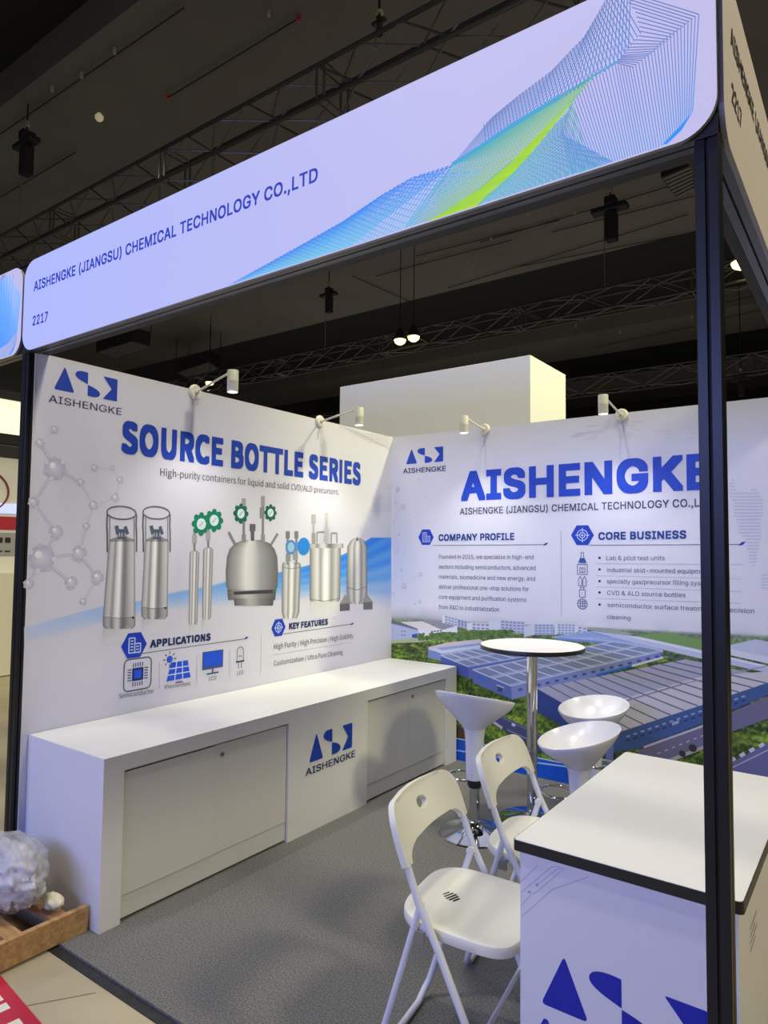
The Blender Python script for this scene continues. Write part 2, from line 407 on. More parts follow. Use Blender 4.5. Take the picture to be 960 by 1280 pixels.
hw = box('wall_far', -40, 30, 39.9, 40.1, -0.05, 10.7, mat('far_hall_wall', (46, 44, 42), 0.9)); tag(hw, kind='structure')

# air units hanging between the slabs
def air_unit(c1, c2, c3, c4, z, label):
    P = [at(*c, 2, z) for c in (c1, c2, c3, c4)]; root = empty('air_unit', tuple(P[0])); o = Vector(P[0])
    q = [Vector(p)-o for p in P]; h = 0.45
    V = [tuple(v) for v in q]+[tuple(v+Vector((0, 0, h))) for v in q]
    link('casing', V, [(0, 3, 2, 1), (4, 5, 6, 7), (0, 1, 5, 4), (1, 2, 6, 5), (2, 3, 7, 6), (3, 0, 4, 7)], M_dark, root)
    for k in range(7):
        t0 = (k+0.25)/7; t1 = (k+0.8)/7
        a, b = q[0].lerp(q[3], t0), q[0].lerp(q[3], t1); c, d = q[1].lerp(q[2], t0), q[1].lerp(q[2], t1); dz = Vector((0, 0, -0.02))
        i0, i1 = 0.05, 0.95
        A, B, C_, D_ = a.lerp(c, i0)+dz, b.lerp(d, i0)+dz, b.lerp(d, i1)+dz, a.lerp(c, i1)+dz
        up = Vector((0, 0, 0.019))
        link('grille_slat', [A, B, C_, D_, A+up, B+up, C_+up, D_+up], [(0, 1, 2, 3), (7, 6, 5, 4), (0, 4, 5, 1), (1, 5, 6, 2), (2, 6, 7, 3), (3, 7, 4, 0)], M_duct, root)
    for v in q: MB().tube([v+Vector((0, 0, h)), v+Vector((0, 0, 10.0-z))], 0.015, 5).make('hanger_rod', M_dark, root)
    tag(root, label, 'air unit')
air_unit((120, 440), (166, 426), (188, 432), (140, 448), 8.2, 'grey slatted air unit in the ceiling just above the big emblem of the left wall')
air_unit((220, 466), (262, 452), (275, 460), (236, 474), 8.6, 'small grey air unit in the ceiling left of the lamp glow')
air_unit((826, 222), (868, 204), (868, 236), (846, 248), 8.4, 'ribbed grey air unit in the ceiling left of the right post')

# ------------------------------------------------------------------ trusses
def truss(y0, z0, s, x0, x1, bay, label, chord_r=0.028, brace_r=0.014, heavy=(), bm_mat=None):
    root = empty('lighting_truss', (x0, y0, z0)); L = x1-x0
    ch = MB().tube([(0, 0, 0), (L, 0, 0)], chord_r, 8).make('chord', M_truss, root, True)
    for (yy, zz) in ((s, 0), (0, s), (s, s)):
        c = ch.copy(); COL.objects.link(c); c.parent = root; c.location = (0, yy, zz)
    n = int(L/bay); protos = {}
    def put(kind, a, b, loc, r=brace_r):
        if kind not in protos:
            protos[kind] = MB().tube([a, b], r, 6).make('brace', bm_mat or M_brace, root); protos[kind].location = loc
        else:
            c = protos[kind].copy(); COL.objects.link(c); c.parent = root; c.location = loc
    for k in range(n):
        x = k*bay; fl_ = k % 2
        for face in range(4):
            A = [((0, 0, 0), (bay, 0, s)), ((0, 0, 0), (bay, s, 0)), ((0, s, 0), (bay, s, s)), ((0, 0, s), (bay, s, s))][face]
            a, b = A
            if fl_: a, b = (0, b[1], b[2]), (bay, a[1], a[2])
            put((face, fl_), a, b, (x, 0, 0))
        if k % 5 == 0:
            for dx in (0, 0.12):
                for j, (a, b) in enumerate([((0, 0, 0), (0, 0, s)), ((0, s, 0), (0, s, s)), ((0, 0, 0), (0, s, 0)), ((0, 0, s), (0, s, s))]):
                    put(('v', j), a, b, (x+dx, 0, 0), brace_r*1.2)
    tag(root, label, 'truss', 'lighting trusses under the hall ceiling')
    return root
y1 = float(at(240, 205, 2, 7.0)[1])
truss(y1, 7.0, 0.46, -11.5, 2.4, 0.62, 'nearest dark truss, running behind the top of the big lit fascia sign')
y2 = float(at(640, 408, 2, 7.0)[1])
truss(y2, 7.0, 0.46, -24, 6.5, 0.62*1.3, 'truss seen through the stand opening carrying the twin bright lamps')
y3 = float(at(846, 476, 2, 7.0)[1])
truss(y3, 7.0, 0.55, -26, 9, 1.05, 'farthest truss, just above the top of the back wall', bm_mat=M_brace)

# chain hoists
def hoist(px, py, y, ztop, label, zt=7.46, sc=1.0, lit=True):
    p = at(px, py, 1, y); z = p[2]; root = empty('chain_hoist', (p[0], y, z)); s = sc
    MB().box(-.28*s, .26*s, -.09*s, .09*s, 0.04*s, .12*s, .02*s).box(-.07*s, .09*s, -.1*s, .1*s, .12*s, .26*s, .02*s).make('motor', M_dark, root)
    MB().box(-.07*s, .10*s, -.08*s, .08*s, -.42*s, 0.02*s, .02*s).make('chain_bag', mat('chain_bag_fabric', (22, 21, 24), 0.9), root)
    MB().tube([(-.09*s, -.02, 0), (-.09*s, -.02, zt-z)], 0.012, 6).make('chain', mat('steel_chain', (150, 146, 138), 0.4, 0.8), root)
    MB().tube([(0, 0, .26*s), (0, 0, 10.0-z)], 0.016, 6).make('hanging_steel', M_dark, root)
    MB().lathe([(.03, .34*s), (.05, .36*s), (.05, .42*s), (.02, .44*s)], 8).make('beam_clamp', mat('clamp_metal', (170, 160, 130), 0.4, 0.5), root)
    tag(root, label, 'hoist', 'chain hoists holding the trusses')
hoist(33, 186, y1+0.2, 9, 'dark chain hoist hanging at the far upper left, over the nearest truss', 7.46, 1.25)
hoist(411, 372, y2+0.2, 9, 'dark chain hoist hanging under the middle of the lit fascia sign', 7.46, 1.1)
hoist(763, 268, y2+0.2, 9, 'dark chain hoist hanging left of the right post', 7.46, 1.5)
hoist(474, 30, y1+0.2, 9.6, 'dark chain hoist at the top of the picture, above the nearest truss', 7.46, 0.35)
hoist(926, 478, y3+0.2, 9, 'small dark chain hoist seen just right of the right post', 7.46, 1.0)

# bright high-bay lamps in view
def bay_lamp(px, py, y, label, r=0.16, e=60):
    p = at(px, py, 1, y); root = empty('high_bay_lamp', tuple(p))
    MB().lathe([(r*1.0, 0.0), (r*1.15, 0.02), (r*0.6, 0.22), (r*0.35, 0.32), (0.03, 0.34)], 20).make('housing', M_dark, root, True)
    MB().lathe([(.005, -0.13), (r*0.45, -0.12), (r*0.85, -0.07), (r*0.98, 0.0)], 20).make('lens', mat('lamp_lens', (255, 246, 190), 0.3, emit=((255, 236, 140), 4)), root, True)
    MB().tube([(0, 0, .33), (0, 0, 10.0-p[2])], 0.012, 5).make('hanging_cable', M_dark, root)
    tag(root, label, 'lamp', 'bright hall lamps')
    light('SPOT', 'hall_spot_light', (p[0], p[1], p[2]-0.08), 300, WARM, (p[0], p[1], 0), spot_size=R(150), spot_blend=0.6, shadow_soft_size=0.12)
bay_lamp(500, 425, y2-0.3, 'left lamp of the bright pair under the truss, above the white tower')
bay_lamp(517, 421, y2-0.3, 'right lamp of the bright pair under the truss, above the white tower')
bay_lamp(930, 328, y2-0.3, 'bright lamp seen between the right post and the side beam', 0.24)
bay_lamp(262, 478, y2+1.0, 'small bright lamp just above the left wall beside the first spot lamp', 0.15)

# neighbouring tower behind the back wall
yt = 4.0; a = at(425, 485, 1, yt); b = at(663, 442, 1, yt); c = at(707, 466, 0, b[0])
tw = MB().box(a[0], b[0], yt, c[1], 0, (a[2]+b[2])/2, 0.004).make('exhibition_tower', mat('tower_paint', (226, 229, 236), 0.6))
tag(tw, 'plain white box tower of a neighbouring stand rising behind the back wall', 'tower')

# ================================================================== STAND FRAME
def profile_post(x0, x1, y0, y1, z0, z1, label, gx=None):
    root = empty('frame_post', ((x0+x1)/2, (y0+y1)/2, z0)); cx, cy = (x0+x1)/2, (y0+y1)/2; w, d = (x1-x0)/2, (y1-y0)/2; h = z1-z0; g = 0.0028
    for sx, sy in ((-1, -1), (1, -1), (1, 1), (-1, 1)):      # four aluminium quarters around the grooves
        ax, bx = sorted((sx*g, sx*w)); ay, by = sorted((sy*g, sy*d))
        MB().box(ax, bx, ay, by, 0, h, 0.0015).make('profile_quarter', M_black, root)
    box('groove', -w+0.006, w-0.006, -d+0.006, d-0.006, 0, h-0.002, M_groove, root)
    box('foot_plate', -w-0.008, w+0.008, -d-0.008, d+0.008, 0, 0.006, M_black, root)
    tag(root, label, 'post', 'black aluminium posts of the stand'); return root
PW = 0.0486
profile_post(2.9213, 2.9213+PW, -0.0337, -0.0337+PW, 0.0, ZB-0.0005, 'black aluminium post in front of the white desk at right')
profile_post(-0.0615, -0.0615+PW*1.25, -0.0337, -0.0337+PW*0.62, 0.0, ZB-0.0005, 'black aluminium post at the front end of the printed left wall')

def beam(name, a, b, w, z0, z1, label, axis):
    root = empty(name, (a[0], a[1], z0)); h = z1-z0; L = (b[0]-a[0]) if axis == 'x' else (b[1]-a[1])
    for side in (0, 1):
        lo, hi = (0, w/2-0.0025) if side == 0 else (w/2+0.0025, w)
        mb = MB()
        if axis == 'x': mb.box(0, L, lo, hi, 0, h, 0.0012)
        else: mb.box(lo, hi, 0, L, 0, h, 0.0012)
        mb.make('profile_half', mat('beam_aluminium', (60, 58, 60), 0.35, 0.4), root)
    if axis == 'x': box('groove', 0, L, 0.004, w-0.004, 0.006, h-0.002, M_groove, root)
    else: box('groove', 0.004, w-0.004, 0, L, 0.006, h-0.002, M_groove, root)
    tag(root, label, 'beam', 'black aluminium beams of the stand'); return root
beam('frame_beam', (-0.0615, -0.034), (2.97, 0), 0.05, 2.493, 2.54, 'black grooved beam under the big lit fascia sign', 'x')
beam('frame_beam', (2.9213, 0.017), (0, 3.0), 0.05, 2.493, 2.54, 'black grooved beam running back from the right post', 'y')
bb = box('beam_cover', -0.02, 2.92, 0.018, 0.062, 2.497, 2.92, mat('cover_black', (30, 29, 30), 0.7)); tag(bb, 'black rear cover board behind the lit fascia sign', 'board')
bs = box('beam_cover', 2.88, 2.9205, 0.064, 3.0, 2.52, 2.92, MATS['cover_black']); tag(bs, 'black rear cover board behind the side fascia sign', 'board')

def rrect(u0, u1, v0, v1, r, n=10):
    P = []
    for (cx, cy, a0) in ((u1-r, v0+r, -90), (u1-r, v1-r, 0), (u0+r, v1-r, 90), (u0+r, v0+r, 180)):
        for k in range(n+1):
            a = R(a0+90*k/n); P.append((cx+r*math.cos(a), cy+r*math.sin(a)))
    return P
def fascia(pl, u0, u1, v0, v1, th, body_mat, label, face):
    P = rrect(u0, u1, v0, v1, 0.085); n = len(P)
    V = [w3(pl, u, v, -th) for u, v in P]+[w3(pl, u, v, 0) for u, v in P]
    Fc = [(i, (i+1) % n, n+(i+1) % n, n+i) for i in range(n)]+[tuple(range(n))[::-1]]
    root = link('fascia_sign', V, Fc, body_mat); tag(root, label, 'sign')
    if face == 'lit':
        # pale lilac screen ground; viewing-angle tint painted in, bluer towards its left end
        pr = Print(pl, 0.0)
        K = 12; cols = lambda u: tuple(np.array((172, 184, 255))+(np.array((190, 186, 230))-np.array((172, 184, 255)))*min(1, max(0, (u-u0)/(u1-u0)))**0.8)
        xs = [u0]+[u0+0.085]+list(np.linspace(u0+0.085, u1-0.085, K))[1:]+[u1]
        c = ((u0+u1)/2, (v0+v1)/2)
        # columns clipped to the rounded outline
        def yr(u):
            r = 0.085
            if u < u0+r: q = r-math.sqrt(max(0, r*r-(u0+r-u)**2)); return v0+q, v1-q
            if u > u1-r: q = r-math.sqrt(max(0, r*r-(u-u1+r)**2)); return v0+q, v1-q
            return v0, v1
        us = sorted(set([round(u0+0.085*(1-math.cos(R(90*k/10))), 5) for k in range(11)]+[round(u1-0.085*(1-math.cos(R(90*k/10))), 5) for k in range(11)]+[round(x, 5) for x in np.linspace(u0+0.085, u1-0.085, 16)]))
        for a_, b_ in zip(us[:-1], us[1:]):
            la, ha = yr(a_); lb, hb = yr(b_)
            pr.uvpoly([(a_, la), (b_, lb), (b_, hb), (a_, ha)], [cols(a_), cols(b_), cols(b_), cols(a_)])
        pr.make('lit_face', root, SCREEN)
    else:
        link('printed_face', [w3(pl, u, v, 0.0) for u, v in P], [tuple(range(n))], face, root)
    return root
M_rim = mat('sign_rim', (120, 118, 122), 0.4)
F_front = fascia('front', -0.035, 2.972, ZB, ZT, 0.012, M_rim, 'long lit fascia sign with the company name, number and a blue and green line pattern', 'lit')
F_side = fascia('side', -0.030, 3.0, ZB, ZT, 0.012, M_rim, 'unlit side fascia sign seen edge-on at the top right corner', mat('side_sign_film', (226, 216, 212), 0.5))
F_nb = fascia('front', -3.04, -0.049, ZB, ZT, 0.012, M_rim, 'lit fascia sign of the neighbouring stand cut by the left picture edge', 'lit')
EM_navy = mat('screen_navy', (30, 48, 140), 0.5, emit=((26, 44, 138), 1.0))
letters('front', 'AISHENGKE (JIANGSU) CHEMICAL TECHNOLOGY CO.,LTD', (42.5, 364.6), (397.5, 226.5), 351.5, EM_navy, F_front, F_INTER, 0.018, 0.0015, 4, top2=210.0)
letters('front', '2217', (41.0, 407.5), (60.0, 401.5), 395.5, EM_navy, F_front, F_INTER, 0.018, 0.0015, 4)
M_sideink = mat('side_sign_ink', (52, 46, 44), 0.5)
uA = 0.10; ga = lambda u, v: None
def uvletters(pl, txt, u0, u1, v, h, material, parent, bold=0.0, off=0.0012, fnt=None, res=3):
    V, Fc = text_mesh(txt, fnt or F_INTER, bold, res); H, _ = text_mesh('H', fnt or F_INTER, bold, res)
    x0, x1 = V[:, 0].min(), V[:, 0].max(); sx = (u1-u0)/(x1-x0); sy = h/(H[:, 1].max()-H[:, 1].min())
    o = link('lettering', [w3(pl, u0+(p[0]-x0)*sx, v+(p[1]+bold)*sy, off+p[2]) for p in V], Fc, material, parent)
    n = o.data.polygons[0].normal
    if n[PLANES[pl][0]]*PLANES[pl][2] < 0: o.data.flip_normals()
    return o
e0 = uv('front', 42.5, 364.6); e1 = uv('front', 397.5, 226.5); e2 = uv('front', 41, 407.5); e3 = uv('front', 60, 401.5)
hh = uv('front', 42.5, 351.5)[1]-e0[1]
uvletters('side', 'AISHENGKE (JIANGSU) CHEMICAL TECHNOLOGY CO.,LTD', e0[0]+0.010, e1[0]+0.010, ZB+0.262, hh, M_sideink, F_side, 0.018)
uvletters('side', '2217', e2[0]+0.010, e3[0]+0.010, ZB+0.125, hh, M_sideink, F_side, 0.018)

# line pattern shown on the lit fascia (left part continues on the neighbour's screen)
def pattern(parent, du=0.0):
    pr = Print('front', 0.0006)
    pa = lambda pts: along([uv('front', *p) for p in pts])
    def fam(A, B, n, c0, c1, w=0.0022, ta=(0, 1), tb=(0, 1), lift=0.0):
        for k in range(n):
            t = k/(n-1); a = A(ta[0]+(ta[1]-ta[0])*t); b = B(tb[0]+(tb[1]-tb[0])*t)
            lo, hi = ZB+0.004, ZT-0.004
            if (a[1] < lo and b[1] < lo) or (a[1] > hi and b[1] > hi): continue
            def clp(p, q):
                for lim, out in ((lo, p[1] < lo), (hi, p[1] > hi)):
                    if out: t_ = (lim-p[1])/(q[1]-p[1]); p = (p[0]+(q[0]-p[0])*t_, lim)
                return p
            a2 = clp(a, b); b2 = clp(b, a)
            pr.uvline((a2[0]+du, a2[1]), (b2[0]+du, b2[1]), w, c0, lift, c1)
    st = (92, 132, 200); bl = (40, 140, 240); te = (70, 165, 190)
    bot = pa([(287, 356), (400, 322), (480, 297), (600, 259), (700, 226), (765, 205), (832, 184)])
    # nested hexagon at right
    AP = np.array([uv('front', *q) for q in [(873.6, 18), (855, 33), (838, 48), (826, 57), (815, 66), (792, 84)]]); LE = np.array([uv('front', *q) for q in [(770, -14), (794, 14), (801, 42), (786, 58), (778, 69), (771, 79)]])
    tt = np.r_[0, np.cumsum(np.hypot(*np.diff(AP, axis=0).T))]; tt /= tt[-1]; it = lambda Q: (lambda t: (float(np.interp(t, tt, Q[:, 0])), float(np.interp(t, tt, Q[:, 1]))))
    fam(it(AP), it(LE), 23, (96, 120, 190), (96, 120, 190))
    legs_t = pa([(873.6, 18), (833, 46), (792, 84), (768, 80), (735, 104), (714, 124), (703, 166)])
    legs_b = pa([(865.6, 140), (848, 163), (831, 181), (800, 193), (770, 203), (735, 214), (716, 222)])
    fam(legs_t, legs_b, 52, (104, 128, 202), (74, 150, 226), 0.0021)
    pr.uvpoly([(p[0]+du, p[1]) for p in [uv('front', *q) for q in [(866, 140), (850, 158), (828, 181), (834, 180), (852, 163)]]], (40, 140, 240), 0.0002)
    # upper right net
    U = pa([(790, -45), (757, 0), (731, 45), (690, 88), (650, 118), (605, 155)])
    L = pa([(801, 42), (770, 80), (735, 104), (700, 125), (640, 160), (565, 207)])
    fam(U, L, 46, (78, 116, 180), (70, 132, 214), 0.0021, (0, 0.93), (0.07, 1)); fam(U, L, 46, (78, 116, 180), (70, 132, 214), 0.0021, (0.12, 1), (0, 0.8), 0.0001)
    ridge = [(775, 75), (700, 121), (640, 157), (600, 184), (565, 206)]
    for k, w_ in enumerate((0.006, 0.010, 0.014)):
        pts = [uv('front', *q) for q in ridge]
        for i in range(len(pts)-1): pr.uvline((pts[i][0]+du, pts[i][1]), (pts[i+1][0]+du, pts[i+1][1]), 0.004+0.004*k*(i > 0), ((96, 140, 230), (60, 140, 225), (60, 160, 210))[k], 0.0002+0.0001*k)
    # left blue wing
    UL = pa([(566, 205.5), (515, 222), (480, 242), (430, 276), (370, 310), (287, 356)])
    fam(UL, bot, 62, bl, (100, 190, 225), 0.0032, (0.0, 1), (0.52, 0.0)); fam(UL, bot, 62, (56, 128, 235), (110, 196, 228), 0.0030, (0.0, 1), (0.36, 0.0), 0.0001)
    fam(UL, pa([(600, 215), (560, 240), (500, 290), (400, 322), (300, 354)]), 40, (40, 130, 240), (110, 185, 235), 0.0028, (0.12, 1), (0, 1), 0.0002)
    # teal wedge
    GR = pa([(745, 92), (700, 140), (650, 192), (600, 236), (550, 275)])
    fam(pa([(640, 157), (600, 184), (565, 206), (530, 250), (500, 292)]), GR, 60, te, (130, 190, 110), 0.0026)
    fam(pa([(700, 121), (600, 184), (560, 215), (500, 292)]), GR, 48, (90, 170, 190), (140, 200, 90), 0.0022, (0, 0.7), (0.15, 1), 0.0001)
    # green blade
    gp = [[(745, 92), (745, 92)], [(706, 132), (716, 128)], [(676, 166), (690, 160)], [(640, 202), (664, 192)], [(600, 236), (640, 218)], [(560, 263), (614, 240)], [(530, 286), (596, 262)]]
    for i in range(len(gp)-1):
        a0, a1 = [uv('front', *q) for q in gp[i]]; b0, b1 = [uv('front', *q) for q in gp[i+1]]
        g0 = (130, 190, 140) if i < 2 else (150, 205, 20); g1 = (130, 190, 120) if i < 1 else (150, 208, 10)
        pr.uvpoly([(p[0]+du, max(p[1], ZB+0.003)) for p in (a0, b0, b1, a1)], [g0, g1, (168, 216, 0), (150, 205, 40)] if i >= 1 else g0, 0.0005)
    # lower right net
    RR = pa([(716, 128), (703, 168), (735, 185), (768, 203)])
    LL = pa([(716, 130), (664, 192), (640, 218), (597, 261)])
    fam(LL, bot, 44, (110, 195, 150), (86, 160, 215), 0.0023, (0, 1), (0.88, 0.58)); fam(RR, LL, 40, (80, 140, 205), (110, 190, 190), 0.0023, (0, 1), (0, 1), 0.0001)
    fam(RR, bot, 30, (80, 140, 205), (96, 175, 205), 0.0022, (0.1, 1), (0.6, 0.87), 0.0002)
    o = pr.make('line_pattern', parent, SCREEN); return o
pattern(F_front); pattern(F_nb, -3.012)
nb_ = Print('front', 0.0014)  # neighbour's blue mesh, with its oblique-view tint painted in
nb_.poly([(-14, 362), (0, 352), (12, 343), (27, 368), (22, 414), (10, 430), (0, 436), (-14, 441)], [(120, 178, 255), (120, 178, 255), (176, 196, 255), (150, 184, 255), (110, 170, 255), (90, 158, 255), (80, 150, 255), (80, 150, 255)])
for k in range(9): nb_.line((-12+k*3.6, 352-k*1.2), (-10+k*2.6, 440-k*3), .004, (78, 150, 245), .0002)
nb_.make('line_pattern', F_nb, SCREEN)

# ================================================================== PRINT OF THE LEFT WALL
KL = 1.12
pr = Print('left', 0.0006, 1.0)
# blue wave running up to the right
wt = curve([(30, 784), (100, 764), (130, 757), (169, 752), (212, 741), (265, 731), (290, 724), (351, 715), (380, 708), (428, 694), (459, 675), (489, 655)])
wbm = curve([(30, 806), (127, 780), (212, 763), (290, 756), (351, 752), (428, 748), (489, 762)])
def wave(t, s):
    pale = np.array((196, 206, 238.)); mid = np.array((120, 178, 246.)); deep = np.array((16, 118, 235.)); paper = np.array((214, 214, 229.))
    c = pale+(mid-pale)*min(1, t*2) if t < .5 else mid+(deep-mid)*min(1, (t-.5)*3)
    stre = 0.5+0.5*math.sin(s*34+t*9); k = 0.45*max(0, t-.35)*stre
    c = c+(paper-c)*k
    f = s**(1.5+1.6*max(0, t-.6)) if t > .3 else s*s*s
    if s < 0.05 and t < .6: c = c+(paper-c)*0.6
    return tuple(c+(paper-c)*min(1, f))
pr.grid(wt, wbm, 64, 26, wave)
# world globe hint at right
gl = [(489, 600), (478, 612), (462, 640), (450, 672)]
for i in range(3):
    a, b = gl[i], gl[i+1]; pr.poly([a, b, (489, b[1]), (489, a[1])], [(214, 216, 230), (206, 210, 228), (190, 196, 226), (204, 208, 228)], 0.0003)
pr.uvpoly([(.001, .001), (D-.004, .001), (D-.004, .45), (.001, .45)], [(10, 92, 225), (10, 92, 225), (213, 213, 228), (213, 213, 228)]); pr.make('printed_wave', wl)
# molecules
mo = Print('left', 0.0009)
def molecule(pr, nodes, links_, dark=(180, 182, 206), light_=(216, 217, 232), w=0.012):
    nodes = [(x, y, r*0.64) for x, y, r in nodes]
    for a, b in links_:
        pr.line(nodes[a][:2], nodes[b][:2], w*min(1, (nodes[a][2]+nodes[b][2])/0.07), dark); pr.line(nodes[a][:2], nodes[b][:2], 0.005, light_, 0.0001)
    for (x, y, r) in nodes:
        c = uv(pr.pl, x, y)
        pr.disc(c, r, light_, 0.0002, 16, uvc=True, rim=dark)
        for k in range(7):
            a = k*0.9+x; pr.disc((c[0]+r*0.95*math.cos(a), c[1]+r*0.95*math.sin(a)), r*0.20, light_ if k % 2 else (196, 197, 214), 0.0003, 7, uvc=True)
        pr.disc((c[0]-r*0.25, c[1]+r*0.3), r*0.28, (240, 240, 246), 0.0004, 8, uvc=True)
N_ = [(69, 586, .085), (50, 554, .035), (68, 537, .03), (101, 603, .03), (117, 632, .04), (108, 658, .032), (99, 692, .062), (52, 698, .10), (70, 665, .055), (42, 628, .04), (89, 728, .05), (122, 722, .055), (104, 752, .03), (36, 730, .04), (118, 585, .03), (140, 585, .022), (150, 600, .03), (144, 622, .038)]
molecule(mo, N_, [(0, 1), (1, 2), (0, 3), (3, 4), (4, 5), (5, 6), (6, 7), (7, 8), (8, 9), (9, 0), (7, 10), (6, 11), (11, 12), (7, 13), (14, 15), (15, 16), (16, 17), (17, 4)])
# circuit tracks at upper right
for k in range(7):
    y = 533+k*3.2; x = 425+k*6
    mo.path([(x, y), (x+18, y+5), (x+26, y+9), (487, y+13)], 0.003, (186, 186, 200))
mo.make('printed_molecule', wl)

# the steel containers in the picture
def steel(k=1.0):
    s = [(0, 120), (.06, 178), (.16, 206), (.27, 150), (.36, 226), (.46, 250), (.56, 150), (.64, 128), (.8, 190), (.92, 206), (1, 132)]
    return [(t, (min(255, v*k),)*2+(min(255, v*k+3),)) for t, v in s]
def steel2(k=1.0):
    s = [(0, 110), (.1, 170), (.25, 215), (.35, 150), (.5, 240), (.58, 225), (.7, 140), (.85, 195), (1, 105)]
    return [(t, (min(255, v*k),)*2+(min(255, v*k+3),)) for t, v in s]
lo_ = 0.0012
dk = (70, 70, 76); md = (130, 130, 136)
def tallcan(nm, x0t, x1t, yt_, x0b, x1b, yb, rc, ry):
    p = Print('left', lo_)
    p.shaft([(yt_-6, x0t+(x1t-x0t)*.3, x1t-(x1t-x0t)*.3), (yt_-3, x0t+2.5, x1t-2.5), (yt_, x0t, x1t)], steel(.75))
    p.shaft([(yt_, x0t, x1t), (yb-14, x0b, x1b)], steel()); p.shaft([(yb-14, x0b, x1b), (yb-4, x0b, x1b), (yb, x0b+3, x1b-4)], steel(.86), 0.0001)
    p.path([(x0b, yb-15), ((x0b+x1b)/2, yb-13), (x1b, yb-15)], .003, (110, 110, 114), .0002)
    p.disc((x1b-3, yb-14), .007, (40, 40, 44), .0003)
    p.poly([(x0b, yb), (x1b, yb-3), (x1b, yb+18), (x0b, yb+20)], [(196, 196, 200), (214, 214, 218), (213, 213, 228), (213, 213, 228)], -.0001)
    cx = (x0t+x1t)/2
    for (ax, ay, bx, by, w_) in [(cx-7, yt_-20, cx-4.5, yt_-9, .022), (cx+4, yt_-19, cx+7, yt_-9, .02), (cx-5, yt_-13, cx+6, yt_-13, .022), (cx, yt_-13, cx, yt_-3, .04), (cx-3, yt_-8, cx-3, yt_-3, .02), (cx+4, yt_-8, cx+4, yt_-3, .016)]:
        p.line((ax, ay), (bx, by), w_, (84, 96, 116), .0003)
    for dx in (-3, 0, 4): p.line((cx+dx, yt_-11), (cx+dx, yt_-6), .006, (190, 196, 206), .0004)
    c = uv('left', rc, ry); ru = abs(uv('left', x1t+2, ry)[0]-uv('left', x0t-2, ry)[0])/2
    p.ring(c, ru, .007, (96, 96, 102), .0005, 28, ry=ru*0.40, uvc=True)
    for x in (x0t-2, x1t+2): p.path([(x, ry+2), (x-.6, ry+16), (x, ry+26), (x, yt_+13)], .008, (96, 96, 104), .0005)
    for x in (x0t+1, x1t-1): p.path([(x, ry+5), (x, yt_)], .005, (120, 120, 128), .0004)
    p.make('printed_cylinder', wl)
tallcan('a', 136, 168.5, 677, 128.5, 169, 786, 152, 641)
tallcan('b', 181, 210.5, 677, 176.5, 209.5, 774, 195.5, 641)
def wheel(p, x, y, r, col, face=(214, 232, 240)):
    c = uv('left', x, y)
    for k in range(8):
        a = k*PI/4; p.disc((c[0]+r*.85*math.cos(a), c[1]+r*.85*math.sin(a)), r*.3, col, .0004, 8, uvc=True)
    p.disc(c, r*.9, col, .0005, 16, uvc=True); p.disc(c, r*.55, face, .0006, 14, uvc=True); p.uvline((c[0]-r*.25, c[1]-r*.25), (c[0]+r*.25, c[1]+r*.25), .004, (120, 130, 150), .0007)
GRN = (0, 128, 92)
def thin(x0t, x1t, yt_, x0b, x1b, yb, wx, wy):
    p = Print('left', lo_); cx = (x0t+x1t)/2
    p.shaft([(yt_-3, x0t+3, x1t-3), (yt_, x0t, x1t), (yb-3, x0b, x1b), (yb, x0b+1.5, x1b-1.5)], steel2())
    p.line((cx, yt_-22), (cx, yt_-2), .014, md, .0001); p.line((cx, yt_-22), (cx, yt_-12), .034, (170, 170, 172), .0002); p.line((cx, yt_-30), (cx, yt_-20), .02, (150, 150, 152), .0001)
    p.poly([(x0b, yb), (x1b, yb-1), (x1b, yb+18), (x0b, yb+18)], [(204, 204, 208), (214, 214, 218), (213, 213, 228), (213, 213, 228)], -.0001)
    wheel(p, wx, wy, .062, GRN); p.make('printed_cylinder', wl)
thin(237, 249, 691, 235.5, 246.5, 781, 251.5, 655); lo_ += 0.0004; thin(254, 266.3, 687, 252.5, 263.5, 774.5, 267.5, 650.5); lo_ -= 0.0004
p = Print('left', lo_)     # round pot with two stems
prof = [(0, 104), (.08, 140), (.22, 172), (.38, 225), (.5, 212), (.66, 160), (.85, 130), (1, 98)]
prof = [(t, (v, v, v+3)) for t, v in prof]
p.shaft([(675, 305, 326), (679, 294, 337), (686, 287, 343), (696, 283.5, 346.5), (715, 282, 347.5), (732, 282.5, 347), (739, 286, 345)], prof)
p.shaft([(737, 284, 345), (750, 285, 344)], [(t, tuple(v*.86 for v in c)) for t, c in prof], .0001); p.shaft([(748, 292, 342), (757, 293, 341)], [(t, tuple(v*.8 for v in c)) for t, c in prof], .0002)
p.poly([(292, 739.5), (341, 737), (341, 741.5), (292, 743.5)], (60, 60, 66), .0003)
for x, yt_ in ((304.5, 623), (328.5, 620)):
    p.line((x, yt_+4), (x, 677), .02, md, .0002); p.line((x, yt_), (x, yt_+12), .034, (158, 158, 160), .0003); p.line((x, 668), (x, 678), .036, (140, 140, 144), .0003); p.line((x-1, 634), (x-1, 648), .04, (132, 132, 138), .0002)
p.line((315.5, 655), (315.5, 676), .03, (88, 88, 94), .0002); p.line((315.5, 655), (315.5, 664), .05, (100, 100, 106), .0003); p.line((285.5, 665), (293.5, 680), .02, md, .0002); p.line((347, 667), (338.5, 681), .02, md, .0002)
wheel(p, 301, 642, .056, (0, 104, 78)); wheel(p, 338, 641, .05, (0, 96, 74)); p.make('printed_pot', wl)
p = Print('left', lo_)     # twin valve can
p.shaft([(703, 354, 374), (706, 352.5, 376), (765, 352, 374), (773, 354, 371)], steel2()); p.path([(352.5, 709), (364, 711), (376, 709)], .004, (110, 110, 114), .0001)
